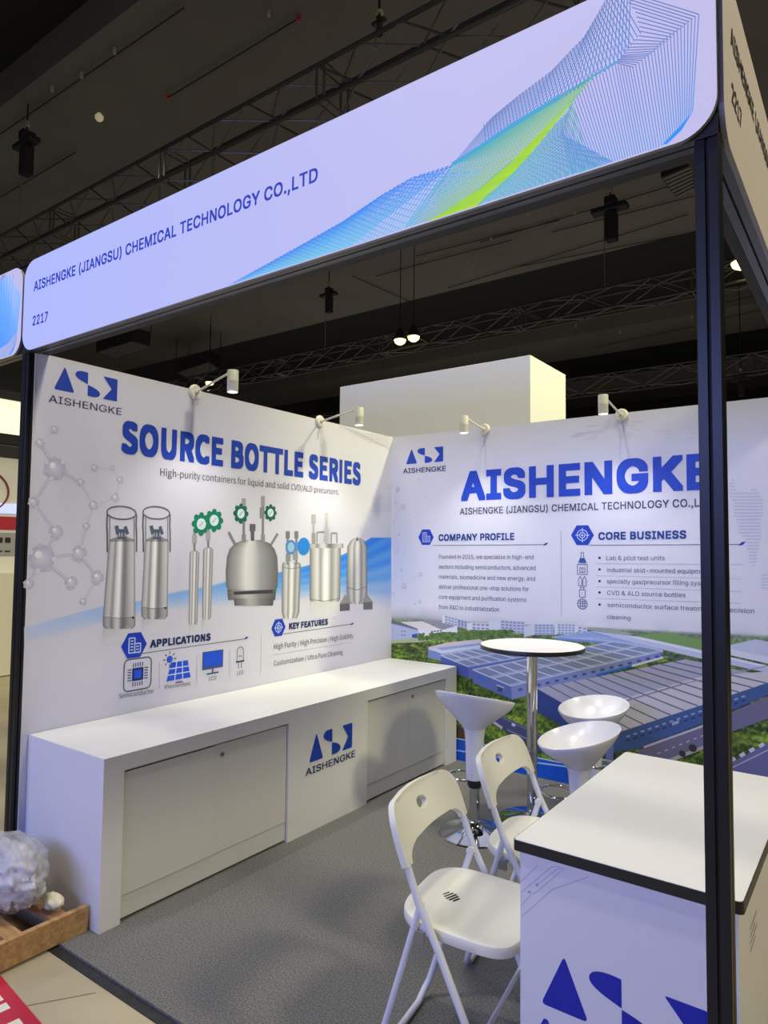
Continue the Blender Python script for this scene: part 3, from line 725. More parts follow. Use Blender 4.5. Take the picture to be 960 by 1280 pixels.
p.line((359.5, 664), (359.5, 706), .022, md, .0001); p.line((370.3, 664), (370.3, 706), .022, md, .0001); p.line((359.5, 664), (359.5, 673), .04, (120, 120, 124), .0002); p.line((370.3, 664), (370.3, 673), .04, (120, 120, 124), .0002)
p.line((357, 684), (378, 682), .05, (90, 140, 200), .0003); p.disc((363.5, 684), .05, (70, 130, 205), .0004, 14); p.disc((363.5, 684), .034, (150, 190, 225), .0005); p.disc((379.5, 683), .062, (20, 130, 225), .0004, 14); p.line((369, 690), (369, 700), .05, (150, 150, 156), .0003); p.line((360, 692), (360, 702), .045, (140, 140, 146), .0003)
p.make('printed_canister', wl)
p = Print('left', lo_)     # wide tank
p.shaft([(684, 387, 426), (750, 387, 425), (752, 389, 423)], steel2(1.04)); p.shaft([(679.5, 385, 429), (685, 385, 429)], steel(.95), .0001); p.path([(387, 749), (405, 751.5), (425, 748)], .005, (120, 118, 112), .0002)
p.poly([(387, 752), (425, 751), (425, 772), (387, 774)], [(206, 206, 210), (214, 214, 218), (213, 213, 228), (213, 213, 228)], -.0001)
p.line((391.8, 643), (391.8, 680), .02, (170, 170, 172), .0001); p.line((391.8, 643), (391.8, 655), .045, (176, 176, 178), .0002); p.line((391.8, 666), (391.8, 680), .04, (150, 150, 152), .0002)
p.line((408, 641), (408, 680), .022, (182, 182, 184), .0001); p.line((408, 641), (408, 650), .03, (196, 196, 198), .0002); p.line((408, 659), (408, 678), .05, (196, 196, 198), .0002)
p.path([(396, 679), (396, 665.5), (405, 665)], .012, (140, 140, 142), .0001); p.path([(414, 679), (414, 666.5), (421, 666.5), (421, 679)], .012, (140, 140, 142), .0001); p.make('printed_tank', wl)
p = Print('left', lo_)     # finned bottle
p.shaft([(672.5, 443, 451), (676, 438, 455), (683, 434, 458.5), (737, 433.2, 459), (751, 434, 458), (755, 439, 453)], steel2(.96)); p.path([(433, 734), (446, 737.5), (459, 733)], .005, (110, 110, 114), .0001)
p.disc((446.5, 674), .016, (110, 110, 114), .0002)
for pts in ([(424.5, 754), (431, 743), (437, 748), (437, 763), (424.5, 764)], [(459, 743), (465.5, 752), (465.5, 762), (454, 762), (454, 748)]): p.poly(pts, (146, 146, 148), .0002)
p.poly([(424.5, 755), (437, 754), (437, 763), (424.5, 764)], (96, 96, 100), .0003); p.poly([(454, 753), (465.5, 752), (465.5, 761), (454, 762)], (104, 104, 108), .0003); p.make('printed_bottle', wl)

# emblem and words
c0 = uv('left', 67, 486.5); c1 = uv('left', 146, 501.7); c2 = uv('left', 146, 473.7)
logo('left', c0[0], c1[0], (c1[1]+c0[1])/2, (c1[1]+c0[1])/2+(c2[1]-c1[1]), M_head, wl)
letters('left', 'AISHENGKE', (60.5, 502.3), (151.7, 519), 494.3, M_navy, wl, F_INTER, 0.0, top2=509.5)
letters('left', 'SOURCE BOTTLE SERIES', (151, 566), (450.5, 607), 527, M_head, wl, F_CJK, 0.0195, 0.0021, 5, top2=577.5)
letters('left', 'High-purity containers for liquid and solid CVD/ALD precursors.', (200, 594.5), (423.2, 618.6), 585.5, M_grey, wl, F_CJK, 0.0, top2=611.5)
letters('left', 'APPLICATIONS', (187.2, 810), (262.9, 800.5), 800, M_navy, wl, F_CJK, 0.022, top2=791.5)
letters('left', 'KEY FEATURES', (360.9, 787), (409.6, 780.9), 778.8, M_navy, wl, F_CJK, 0.022, top2=773.5)
letters('left', 'High Purity / High Precision / High Stability', (342, 811.8), (441, 797.3), 805, M_grey, wl, F_CJK, 0.0)
letters('left', 'Customization / Ultra Pure Cleaning', (342, 832.3), (428.2, 817.8), 826, M_grey, wl, F_CJK, 0.0)
letters('left', 'Semiconductor', (148.4, 873.2), (192.2, 865.8), 867.5, M_grey, wl, F_CJK, 0.0); letters('left', 'Photovoltaic', (206, 861.4), (238, 856), 856.5, M_grey, wl, F_CJK, 0.0)
letters('left', 'LCD', (261, 851), (270, 849.2), 846.3, M_grey, wl, F_CJK, 0.0); letters('left', 'LED', (296, 844), (303.8, 842.6), 839.3, M_grey, wl, F_CJK, 0.0)
ic = Print('left', 0.0017); NV = (16, 40, 120); BLU = (10, 80, 225); GY = (96, 98, 116); HX = (6, 56, 190)
def hexagon(p, x, y, r, kind):
    c = uv(p.pl, x, y); p.uvpoly([(c[0]+r*math.cos(k*PI/3), c[1]+r*.98*math.sin(k*PI/3)) for k in range(6)], HX)
    wc = (200, 216, 245); q = lambda a, b: (c[0]+a*r, c[1]+b*r)
    if kind == 'b':
        for a, b in [((-.4, -.5), (-.4, .5)), ((-.4, .5), (.05, .5)), ((.05, .5), (.05, -.5)), ((-.4, -.5), (.5, -.5)), ((.5, -.5), (.5, .1)), ((.5, .1), (.05, .1))]: p.uvline(q(*a), q(*b), r*.08, wc, .0002)
        for k in range(4): p.uvline(q(-.28, -.3+k*.2), q(-.07, -.3+k*.2), r*.08, wc, .0002)
        for k in range(2): p.uvline(q(.17, -.3+k*.2), q(.38, -.3+k*.2), r*.08, wc, .0002)
    else:
        p.ring(c, r*.46, r*.07, wc, .0002, 16, uvc=True); p.ring(c, r*.24, r*.08, wc, .0002, 12, uvc=True); p.disc(c, r*.1, wc, .0002, 8, uvc=True)
        for k in range(4): p.uvline((c[0]+r*.3*math.cos(k*PI/2), c[1]+r*.3*math.sin(k*PI/2)), (c[0]+r*.62*math.cos(k*PI/2), c[1]+r*.62*math.sin(k*PI/2)), r*.07, wc, .0002)
hexagon(ic, 167.5, 806.5, .078, 'b'); hexagon(ic, 348, 784.5, .066, 't')
ic.line((172, 817.5), (309, 798), .004, GY); ic.line((354, 792.6), (440, 780), .004, GY)
ic.poly([(304.5, 799), (308, 795.7), (310.5, 796.3), (307, 799)], NV); ic.poly([(437.5, 781), (440, 778.5), (442.5, 779), (440, 781)], NV)
for a, b in [((199, 827), (199, 861)), ((245.8, 819), (245.8, 854)), ((286.7, 812.7), (286.7, 846.6)), ((326.3, 792), (325.6, 841)), ((342, 818.6), (440, 802.6))]: ic.line(a, b, .003, (176, 176, 188))
# chip icon
c = uv('left', 172, 842.5); q = rounded([(c[0]-.083, c[1]-.083), (c[0]+.083, c[1]-.083), (c[0]+.083, c[1]+.083), (c[0]-.083, c[1]+.083)], .03)
for a, b in zip(q, q[1:]+q[:1]): ic.uvline(a, b, .006, (70, 74, 96))
ic.uvpoly([(c[0]-.034, c[1]-.034), (c[0]+.034, c[1]-.034), (c[0]+.034, c[1]+.034), (c[0]-.034, c[1]+.034)], NV); ic.uvpoly([(c[0]-.022, c[1]-.022), (c[0]+.022, c[1]-.022), (c[0]+.022, c[1]+.022), (c[0]-.022, c[1]+.022)], BLU, .0002)
for k in range(5):
    d = -.028+k*.014
    for sg in (-1, 1): ic.uvline((c[0]+d, c[1]+sg*.04), (c[0]+d, c[1]+sg*.062), .005, NV); ic.uvline((c[0]+sg*.04, c[1]+d), (c[0]+sg*.062, c[1]+d), .005, NV)
# solar panel icon
c = uv('left', 223, 838)
ic.uvpoly([(c[0]-.08, c[1]-.05), (c[0]+.085, c[1]-.05), (c[0]+.062, c[1]+.05), (c[0]-.052, c[1]+.05)], BLU)
for k in (1, 2): t = k/3; ic.uvline((c[0]-.08+.165*t, c[1]-.05), (c[0]-.052+.114*t, c[1]+.05), .006, (210, 220, 240), .0002); ic.uvline((c[0]-.08+.028*t, c[1]-.05+.1*t), (c[0]+.085-.023*t, c[1]-.05+.1*t), .006, (210, 220, 240), .0002)
ic.uvline((c[0]-.02, c[1]-.066), (c[0]+.03, c[1]-.066), .006, NV); ic.disc((c[0]-.062, c[1]+.07), .02, BLU, uvc=True)
for k in range(8): a = k*PI/4; ic.uvline((c[0]-.062+.028*math.cos(a), c[1]+.07+.028*math.sin(a)), (c[0]-.062+.044*math.cos(a), c[1]+.07+.044*math.sin(a)), .005, NV)
# screen icon
c = uv('left', 266, 824); ic.uvpoly([(c[0]-.078, c[1]-.055), (c[0]+.078, c[1]-.055), (c[0]+.078, c[1]+.05), (c[0]-.078, c[1]+.05)], (60, 80, 130)); ic.uvpoly([(c[0]-.07, c[1]-.038), (c[0]+.07, c[1]-.038), (c[0]+.07, c[1]+.044), (c[0]-.07, c[1]+.044)], BLU, .0002)
ic.uvline((c[0], c[1]-.055), (c[0], c[1]-.078), .012, GY); ic.uvline((c[0]-.045, c[1]-.082), (c[0]+.045, c[1]-.082), .008, NV)
# led icon
c = uv('left', 300, 820); ic.ring((c[0], c[1]+.03), .026, .005, GY, uvc=True, a0=0, a1=PI)
for sg in (-1, 1): ic.uvline((c[0]+sg*.026, c[1]+.03), (c[0]+sg*.026, c[1]-.03), .005, GY); ic.uvline((c[0]+sg*.012, c[1]-.035), (c[0]+sg*.012, c[1]-.075), .006, GY)
ic.uvline((c[0]-.034, c[1]-.033), (c[0]+.034, c[1]-.033), .010, (60, 62, 76)); ic.uvline((c[0]-.014, c[1]+.0), (c[0]+.014, c[1]+.0), .005, GY)
ic.make('printed_icons', wl)

# ================================================================== PRINT OF THE BACK WALL
def vnoise(x, y, seed):
    g = np.random.default_rng(seed).random((256, 256)); xi = np.floor(x).astype(int); yi = np.floor(y).astype(int); fx_ = x-xi; fy = y-yi
    fx_ = fx_*fx_*(3-2*fx_); fy = fy*fy*(3-2*fy); G = lambda a, b: g[a % 256, b % 256]
    return (G(xi, yi)*(1-fx_)+G(xi+1, yi)*fx_)*(1-fy)+(G(xi, yi+1)*(1-fx_)+G(xi+1, yi+1)*fx_)*fy
nx, ny = 460, 190; ztop = 1.42
us = np.linspace(0.001, 3.0, nx); vv = np.linspace(0.001, ztop, ny); Ug, Vg = np.meshgrid(us, vv)
hl = uv('back', 490, 772); hr = uv('back', 955, 793)
hz = hl[1]+(Ug-hl[0])*(hr[1]-hl[1])/(hr[0]-hl[0])
dep = np.clip((hz-Vg)/0.9, 0, 1)           # 0 at the horizon, 1 near the bottom of the picture
fr = 1/(0.016+0.05*dep)
n1 = vnoise(Ug*fr*0.5+900, Vg*fr+300, 1); n2 = vnoise(Ug*78+50, Vg*95+9, 2); n3 = vnoise(Ug*9, Vg*14, 3); n4 = vnoise(Ug*140, Vg*150, 4)
t = np.clip((0.5*n1+0.5*n2-0.5)*1.7+0.5, 0, 1)[..., None]
dark = np.array((26, 46, 20.)); mid_ = np.array((78, 110, 34.)); hi_ = np.array((150, 178, 60.))
green = np.where(t < 0.5, dark+(mid_-dark)*t*2, mid_+(hi_-mid_)*(t-0.5)*2)*(0.85+0.3*n3[..., None])
haze = np.array((150, 168, 190.)); green = green+(haze-green)*(np.clip(1-dep*5, 0, 1)*0.55)[..., None]
paper = np.array((222, 224, 240.)); hill = np.array((136, 138, 146.))
up = np.clip((Vg-hz)/0.10, 0, 1)[..., None]; sm = np.clip(1-np.abs(Ug-0.25)/0.5, 0.25, 1)[..., None]*np.clip(n3*1.3, .3, 1)[..., None]
sky = hill*sm+paper*(1-sm); sky = sky+(paper-sky)*np.sqrt(up)
C_ = np.where((Vg > hz)[..., None], sky, green+(sky-green)*np.clip(1-(hz-Vg)/0.02, 0, 1)[..., None])
C_ = np.clip(C_/255, 0, 1); C_ = np.where(C_ <= 0.04045, C_/12.92, ((C_+0.055)/1.055)**2.4)
me = bpy.data.meshes.new('printed_landscape'); nv = nx*ny
co = np.stack([Ug, np.full_like(Ug, D-0.0005), Vg], -1).reshape(-1).astype(np.float32)
me.vertices.add(nv); me.vertices.foreach_set('co', co)
I, J = np.meshgrid(np.arange(nx-1), np.arange(ny-1)); b0 = (J*nx+I).ravel(); q = np.stack([b0, b0+1, b0+nx+1, b0+nx], 1).astype(np.int32)
me.loops.add(q.size); me.loops.foreach_set('vertex_index', q.ravel()); me.polygons.add(len(q)); me.polygons.foreach_set('loop_start', np.arange(0, q.size, 4, dtype=np.int32)); me.update(calc_edges=True)
ca = me.color_attributes.new('Col', 'FLOAT_COLOR', 'POINT'); cc = np.ones((nv, 4), np.float32); cc[:, :3] = C_.reshape(-1, 3); ca.data.foreach_set('color', cc.ravel())
me.materials.append(INK); ol = bpy.data.objects.new('printed_landscape', me); COL.objects.link(ol); ol.parent = wb

A = Print('back', 0.0010)
P_ = A.poly
# distant ground and lawns
P_([(535, 809), (560, 803), (600, 799), (606, 803), (560, 811), (537, 814)], (208, 196, 206))
P_([(489, 799), (524, 797.5), (571, 791), (571, 795), (524, 803), (489, 804)], (176, 188, 150))
P_([(795, 794.4), (832, 791), (875, 799), (935, 803), (905, 810), (875, 812), (841, 807)], (118, 158, 88))
P_([(700, 783), (760, 785), (795, 793), (779, 794), (730, 786)], (160, 168, 160))
# white halls at left
P_([(488, 777), (522.5, 786), (524, 797), (488, 800.5)], (176, 190, 224)); P_([(500, 777.5), (528, 776.5), (553, 787.5), (522.5, 786)], (228, 222, 228)); P_([(488, 776), (500, 777.5), (522.5, 786), (522, 787.5), (488, 779)], (110, 114, 128), .0002)
P_([(522.5, 786), (553, 787.5), (571.7, 781.7), (571.7, 791), (536.7, 796.5), (524, 797.5)], (226, 230, 244)); P_([(530, 776), (553, 776), (571.5, 781.5), (553, 787.5)], (146, 146, 166))
for k in range(4): A.line((539+k*3.6, 789.5-k*.3), (541.5+k*3.6, 789.3-k*.3), .010, (70, 74, 96), .0002)
for x in (502, 505.5):
    for y in (789, 794): A.line((x, y), (x+1.4, y), .012, (90, 104, 150), .0002)
P_([(515, 793), (522, 792), (522, 797.5), (515, 797)], (50, 80, 160), .0002)
# apartment blocks
def block(x0, y0, x1, y1, x2, y2, h, c, c2, n, m_):
    P_([(x0, y0), (x1, y1), (x1, y1+h), (x0, y0+h)], c2, .0002); P_([(x1, y1), (x2, y2), (x2, y2+h), (x1, y1+h)], c, .0002)
    for i in range(n):
        for j in range(m_):
            t0 = (i+.2)/n; t1 = (i+.8)/n; s = (j+.35)/m_*h; xa = x1+(x2-x1)*t0; xb = x1+(x2-x1)*t1; ya = y1+(y2-y1)*t0; yb = y1+(y2-y1)*t1; d = h/m_*.42
            P_([(xa, ya+s), (xb, yb+s), (xb, yb+s+d), (xa, ya+s+d)], (116, 134, 184), .0004)
block(553, 769, 556, 769, 584, 776, 10, (196, 204, 226), (216, 220, 234), 7, 3); block(570, 774, 572, 774.5, 584, 777, 7, (184, 194, 220), (206, 212, 230), 3, 2)
block(611.5, 776.5, 626, 775, 656, 777, 15, (190, 198, 224), (210, 216, 234), 6, 4); block(655, 783, 668, 780, 692, 780, 13.5, (186, 196, 224), (206, 212, 234), 5, 4)
block(693, 781, 697, 779.5, 719, 780, 13, (198, 206, 230), (214, 220, 238), 5, 4); block(584, 779, 590, 778, 612, 779, 9, (204, 208, 226), (216, 220, 234), 4, 2); block(719, 783, 722, 782, 734, 784, 8, (206, 210, 228), (216, 220, 234), 2, 2)
# tree masses in front of the blocks, as ragged tufts
for k in range(260):
    x = 524+rng.random()*116; y = 792.5+rng.random()*7-(x-524)*0.035; g = rng.random()
    A.disc((x, y), .012+.014*rng.random(), (60+50*g, 96+46*g, 44+22*g), .0005+.0000003*k, 6, ry=.008+.010*rng.random())
# blue-roofed halls
BR = (126, 142, 200); WL_ = (206, 216, 240); FS = (96, 112, 188); FD_ = (70, 90, 168)
P_([(537.5, 811.7), (596.7, 802.5), (606, 808), (553, 817.5)], (196, 210, 234), .0002); P_([(545, 810), (600, 803.5), (604, 806), (552, 813)], (150, 168, 212), .0003); P_([(535, 811.5), (553, 817.5), (552, 826), (535, 822)], (116, 136, 198), .0002)
def roof(p00, p10, p11, p01, n, m_, base, line, w1=.010, w2=.006, panel=None):
    P_([p00, p10, p11, p01], base, .0004); L_ = lambda a, b, t: (a[0]+(b[0]-a[0])*t, a[1]+(b[1]-a[1])*t)
    q = lambda s, t: L_(L_(p00, p10, s), L_(p01, p11, s), t)
    if panel:
        for i in range(n):
            for j in range(m_):
                a = [(i+.10)/n, (i+.84)/n]; b = [(j+.12)/m_, (j+.80)/m_]
                P_([q(a[0], b[0]), q(a[1], b[0]), q(a[1], b[1]), q(a[0], b[1])], panel, .0005)
                for k in (1, 2): A.line(q(a[0]+(a[1]-a[0])*k/3, b[0]), q(a[0]+(a[1]-a[0])*k/3, b[1]), .003, base, .0007)
    for i in range(n+1): A.line(q(i/n, 0), q(i/n, 1), w2, line, .0009)
    for j in range(m_+1): A.line(q(0, j/m_), q(1, j/m_), w1, line, .0010)
roof((551, 819), (605, 808.5), (660, 820.5), (586, 833.5), 5, 2, (156, 168, 202), (192, 202, 230), .005, .009, (116, 132, 168))
P_([(551, 819), (586, 833.5), (586, 848), (551, 832)], FD_, .0005); P_([(586, 833.5), (660, 820.5), (660, 823), (591, 836.5), (590, 848), (586, 848)], FS, .0011)
roof((591, 837), (768, 801.5), (829, 813.5), (639, 857.5), 11, 2, (160, 171, 204), (200, 209, 234), .005, .008, (120, 136, 172))
P_([(591, 837), (639, 857.5), (640, 874.5), (591, 853)], (92, 110, 176), .0006); P_([(639, 857.5), (829, 813.5), (829, 822), (740, 846.5), (640, 874.5)], (128, 142, 196), .0006)
for k in range(16):
    x = 648+k*11.4; y = 862.5-k*2.75; A.line((x, y), (x+5, y-1.2), .016, (70, 84, 150), .0008)
for k in range(3): A.disc((598.5+k*4, 846.5+k*1.6), .012, (60, 110, 205), .0008)
P_([(622, 857), (628, 859.5), (628, 866), (622, 863.5)], (60, 72, 120), .0008); P_([(621, 855.5), (630, 859), (630, 860.5), (621, 857)], (190, 200, 226), .0009)
P_([(745, 843), (790, 831), (790, 833.5), (745, 845.5)], (20, 110, 215), .0009); P_([(790, 831), (829, 820.5), (829, 823), (790, 834)], (214, 216, 228), .0009)
roof((690, 796), (740, 789), (829, 813), (768, 802), 6, 3, (132, 158, 220), (176, 196, 236), .004, .005)
P_([(690, 796.5), (768, 802), (768, 805), (700, 800)], (120, 150, 215), .0003)
# service road and long pale roof strip
P_([(740, 788.5), (779, 793.5), (800, 796), (875, 812), (960, 832), (960, 841), (875, 823), (829, 812), (770, 798)], (192, 202, 234), .0011)
P_([(779, 793.5), (800, 796.5), (875, 813), (960, 832.5), (960, 835), (875, 816), (795, 798)], (224, 228, 244), .0012)
for k in range(12): A.line((826+k*11, 818+k*2.3), (830+k*11, 818.8+k*2.3), .016, (80, 96, 150), .0013)
# far right hall
P_([(905, 808), (945, 799), (975, 805), (975, 824), (930, 815)], (196, 204, 232), .0011); P_([(905, 808), (930, 815), (975, 824), (975, 833), (905, 817)], (214, 220, 240), .0011)
# big grey roof in front
r00, r10, r11, r01 = (671, 860.5), (857, 824), (975, 848), (770, 916.5)
P_([r00, r10, r11, r01], (172, 174, 194), .0014)
P_([(762, 878), (875, 846), (975, 838), (975, 848), (875, 882), (770, 916.5), (750, 903)], (204, 204, 214), .00145)
for k in range(1, 12):
    t = k/12; a = (r00[0]+(r10[0]-r00[0])*t, r00[1]+(r10[1]-r00[1])*t); b = (r01[0]+(r11[0]-r01[0])*t, r01[1]+(r11[1]-r01[1])*t); A.line(a, b, .008, (104, 106, 132), .0016)
A.line((735, 890), (857, 854), .008, (132, 134, 158), .0016); A.line((857, 854), (960, 832), .006, (150, 152, 180), .0016)
P_([(671, 860.5), (770, 916.5), (757, 940), (671, 889)], (44, 66, 134), .0015); P_([(770, 916.5), (875, 882), (975, 848), (975, 862), (875, 905), (800, 936), (757, 940)], (66, 92, 154), .0015)
for k in range(17):
    x = 783+k*9; y = 921-k*3.1; A.line((x, y), (x+4.5, y-1.5), .010, (150, 166, 204), .0017); A.line((x, y+5), (x+4.5, y+3.5), .010, (40, 60, 110), .0017)
P_([(840, 903), (849, 900), (849, 904), (840, 907)], (160, 174, 208), .0018)
# roads
P_([(800, 937), (875, 907), (975, 864), (975, 893), (905, 918), (875, 934), (830, 953), (790, 948)], (112, 110, 146), .0013)
for k in range(9): A.line((822+k*9, 942-k*3.6), (826+k*9, 940.4-k*3.6), .006, (190, 190, 214), .0018)
A.line((805, 934), (905, 898), .012, (196, 194, 206), .0018); A.line((836, 951), (900, 926), .02, (176, 172, 180), .0018)
P_([(900, 962), (960, 928), (1000, 908), (1000, 965), (960, 975)], (106, 108, 160), .0013)
for k in range(4): A.line((913+k*12, 951-k*6), (919+k*12, 947.5-k*6), .02, (206, 210, 228), .0018)
A.line((902, 966), (975, 930), .006, (186, 188, 222), .0018)
for x, y, r in ((853, 942, .02), (866, 935, .024)): A.disc((x, y), r, (52, 56, 62), .0019)
P_([(610, 900), (624, 893), (660, 910), (735, 944), (748, 957), (720, 966), (660, 930)], (72, 76, 120), .0008); A.line((612, 899), (628, 910), .02, (186, 190, 208), .0012)
A.line((634, 912), (728, 955), .006, (150, 156, 196), .0012); A.line((628, 897), (740, 950), .006, (124, 130, 176), .0012)
for x, y in ((679, 935), (712, 951), (640, 905)): A.line((x, y), (x+4, y+2), .018, (214, 218, 232), .0012)
P_([(757.5, 928), (767, 925), (767, 955), (758, 957)], (110, 124, 178), .0019); P_([(566, 905), (580, 910), (580, 922), (566, 919)], (86, 56, 52), .0008)
# blue sweep along the foot of the picture
sw = [(560, 921), (568, 922.3), (582, 925), (620, 934), (651.5, 942.5), (672, 947), (705, 954), (753, 957), (800, 962), (860, 975), (990, 1000)]
for i in range(len(sw)-1):
    a, b = sw[i], sw[i+1]; P_([a, b, (b[0], b[1]+60), (a[0], a[1]+45)], (0, 84, 205), .0021)
    A.line(a, b, .008, (190, 212, 240), .0023)
sw2 = [(560, 935.5), (568, 937.2), (620, 946), (671.7, 953.3), (703.7, 957.5), (760, 967), (820, 980)]
for a, b in zip(sw2[:-1], sw2[1:]): A.line(a, b, .010, (170, 206, 244), .0023)
def clampv(p):      # keep the print above the floor line
    p.v = [(v[0] if v[0] < 3.0 else 3.0, v[1], max(v[2], 0.002)) for v in p.v]
clampv(A); A.make('printed_industrial_park', wb)

# emblem, words, icons
c0 = uv('back', 507.5, 580.2); c1 = uv('back', 554, 577); c2 = uv('back', 554, 558)
logo('back', c0[0], c1[0], c0[1]*.5+c1[1]*.5, c0[1]*.5+c1[1]*.5+(c2[1]-c1[1]), M_blue, wb)
LB = lambda *a, **k: letters('back', *a, **k)
LB('AISHENGKE', (504, 592), (557.5, 588.6), 585.8, M_navy, wb, F_INTER, 0.01)
LB('AISHENGKE', (576.5, 626.7), (892, 611.5), 589.5, M_blue, wb, F_INTER, 0.034, 0.0021, 5, top2=566)
LB('AISHENGKE (JIANGSU) CHEMICAL TECHNOLOGY CO.,LTD', (575, 643.5), (893, 632.5), 635, mat('company_line_ink', (70, 72, 86), 0.45), wb, F_INTER, 0.012, top2=622.7)
LB('COMPANY PROFILE', (548.3, 676.3), (643, 675), 668, mat('title_blue_ink', (10, 58, 140), 0.45), wb, F_INTER, 0.030, top2=666)
LB('CORE BUSINESS', (748, 675), (857.9, 673.2), 665, MATS['title_blue_ink'], wb, F_INTER, 0.030, top2=663.4)
for s, a, b in [('Founded in 2015, we specialize in high-end', (548.8, 698.3), (667, 699)), ('sectors including semiconductors, advanced', (548.6, 710.8), (669.5, 712.6)), ('materials, biomedicine and new energy, and', (548.6, 723.3), (669, 726)), ('deliver professional one-stop solutions for', (548.6, 735.8), (661, 739)), ('core equipment and purification systems', (548.6, 748.3), (658, 752.5)), ('from R&D to industrialization', (548.6, 761), (624, 764.5))]:
    LB(s, a, b, a[1]-5.0, M_grey, wb, F_INTER, 0.0)
for s, a, b in [('Lab & pilot test units', (758, 700.2), (831, 700.2)), ('industrial skid-mounted equipment', (758.8, 715), (888, 717)), ('specialty gas/precursor filling systems', (758.8, 729.2), (894, 732)), ('CVD & ALD source bottles', (759, 743.6), (857, 746.6)), ('semiconductor surface treatment & precision', (759.5, 758.4), (943, 766.5)), ('cleaning', (759, 773.3), (788.3, 775))]:
    LB(s, a, b, a[1]-5.3, M_grey, wb, F_INTER, 0.0)
ib = Print('back', 0.0012)
hexagon(ib, 532.5, 671.5, .072, 'b'); hexagon(ib, 728, 669, .080, 't')
ib.line((541, 681.8), (681, 680.8), .004, GY); ib.poly([(679, 682), (682, 678.8), (685.5, 678.2), (682.5, 681.6)], NV)
ib.line((737, 681.6), (927, 680.4), .004, GY); ib.poly([(923, 682), (927, 677.6), (932.5, 677), (928.5, 681)], HX)
ib.line((701.3, 664), (702, 771), .003, (150, 150, 168))
for a, b in [((744.7, 704.5), (927, 705.5)), ((744.7, 719.6), (927, 723.5)), ((744.7, 733.4), (927, 739.4)), ((744.7, 747.8), (927, 754.3))]: ib.line(a, b, .003, (186, 186, 200))
for y in (697.4, 711.8, 726.4, 740.5, 755.7): ib.disc((749.5, y), .009, NV, n=8)
def ico(x, y, segs, s=.034, fills=()):
    c = uv('back', x, y)
    for f, col in fills: ib.uvpoly([(c[0]+a*s, c[1]+b*s) for a, b in f], col)
    for (a, b, c_, d) in segs: ib.uvline((c[0]+a*s, c[1]+b*s), (c[0]+c_*s, c[1]+d*s), .0045, (60, 76, 120), .0002)
ico(728, 697, [(-.3, 1, .3, 1), (-.25, 1, -.25, .2), (.25, 1, .25, .2), (-.25, .2, -.8, -1), (.25, .2, .8, -1), (-.8, -1, .8, -1)], fills=[([(-.65, -.9), (.65, -.9), (.4, -.1), (-.4, -.1)], (20, 90, 170))])
ico(728, 711.8, [(-1, 1, 1, 1), (-1, -1, 1, -1), (-1, 1, -1, -1), (1, 1, 1, -1), (-.5, .3, -.5, -.6), (0, .3, 0, -.6), (.5, .3, .5, -.6), (-.5, .3, .5, .3), (-.6, -.6, .6, -.6)])
ico(728, 726, [(-.8, .2, -.8, -1), (-.1, .2, -.1, -1), (-.8, -1, -.1, -1), (-.8, .2, -.45, .9), (-.1, .2, -.45, .9), (.1, .2, .1, -1), (.8, .2, .8, -1), (.1, -1, .8, -1), (.1, .2, .45, .9), (.8, .2, .45, .9)])
ico(728, 740.3, [(-.6, .5, .6, .5), (-.6, .5, -.6, -1), (.6, .5, .6, -1), (-.6, -1, .6, -1), (-.3, .5, -.3, 1), (.3, .5, .3, 1), (-.5, 1, .5, 1)])
c = uv('back', 728, 755); ib.ring(c, .034, .005, (60, 76, 120), uvc=True)
for k in (-.4, .1, .5): ib.uvline((c[0]-.03, c[1]+k*.034), (c[0]+.03, c[1]+k*.034), .006, (90, 110, 160)); ib.uvline((c[0]+k*.034, c[1]-.03), (c[0]+k*.034, c[1]+.03), .005, (90, 110, 160))
ib.make('printed_icons', wb)
mb_ = Print('back', 0.0009)
NB = [(497, 612, .03), (494, 628, .016), (504, 634, .032), (491, 652, .018), (499, 668, .018), (505, 733, .036), (502, 712, .02), (526, 718, .028), (492, 742, .014), (519, 755, .014), (525, 752, .02), (496, 690, .014), (523, 600, .012), (532, 620, .012), (520, 640, .012)]
molecule(mb_, NB, [(0, 1), (1, 2), (2, 3), (3, 4), (5, 6), (5, 7), (5, 8), (5, 9)], (188, 188, 200), (222, 222, 230), .012)
# dotted world map at the right end
for i in range(38):
    for j in range(34):
        x = 893+i*2.6; y = 600+j*4.1
        if vnoise(np.array(i*.16+3.), np.array(j*.13+5.), 11) > 0.46 and i > 8-j*0.25 and x < 965: mb_.disc((x, y), .0045, (190, 196, 226), .0001, 5)
for k in range(26):
    x = 700+rng.random()*255; y = 525+rng.random()*26; mb_.line((x, y), (x+6+12*rng.random(), y-1.2), .003, (206, 208, 226))
clampv(mb_); mb_.make('printed_molecule', wb)

# ================================================================== STORAGE COUNTER ALONG THE LEFT WALL
HC, DC, Y0, Y1 = 0.701, 0.62, 0.031, 2.935
cab = empty('storage_counter', (0.003, Y0, 0)); ox, oy = 0.003, Y0
def cb(name, x0, x1, y0, y1, z0, z1, m_, bev=0.0, par=cab): return box(name, x0-ox, x1-ox, y0-oy, y1-oy, z0, z1, m_, par, bev)
cb('worktop', 0.003, DC, Y0, Y1, 0.632, HC, M_white)
cb('side_panel', 0.003, DC, Y0, 0.127, 0.0, 0.632, M_white)
cb('side_panel', 0.003, DC, 2.785, Y1, 0.0, 0.632, M_white)
cb('front_panel', 0.05, DC, 1.128, 1.829, 0.0, 0.632, M_white)
cb('back_panel', 0.004, 0.02, 0.13, 2.78, 0.0, 0.63, M_white)
cb('shelf', 0.02, 0.56, 0.128, 1.127, 0.09, 0.105, M_white); cb('shelf', 0.02, 0.56, 1.83, 2.784, 0.09, 0.105, M_white)
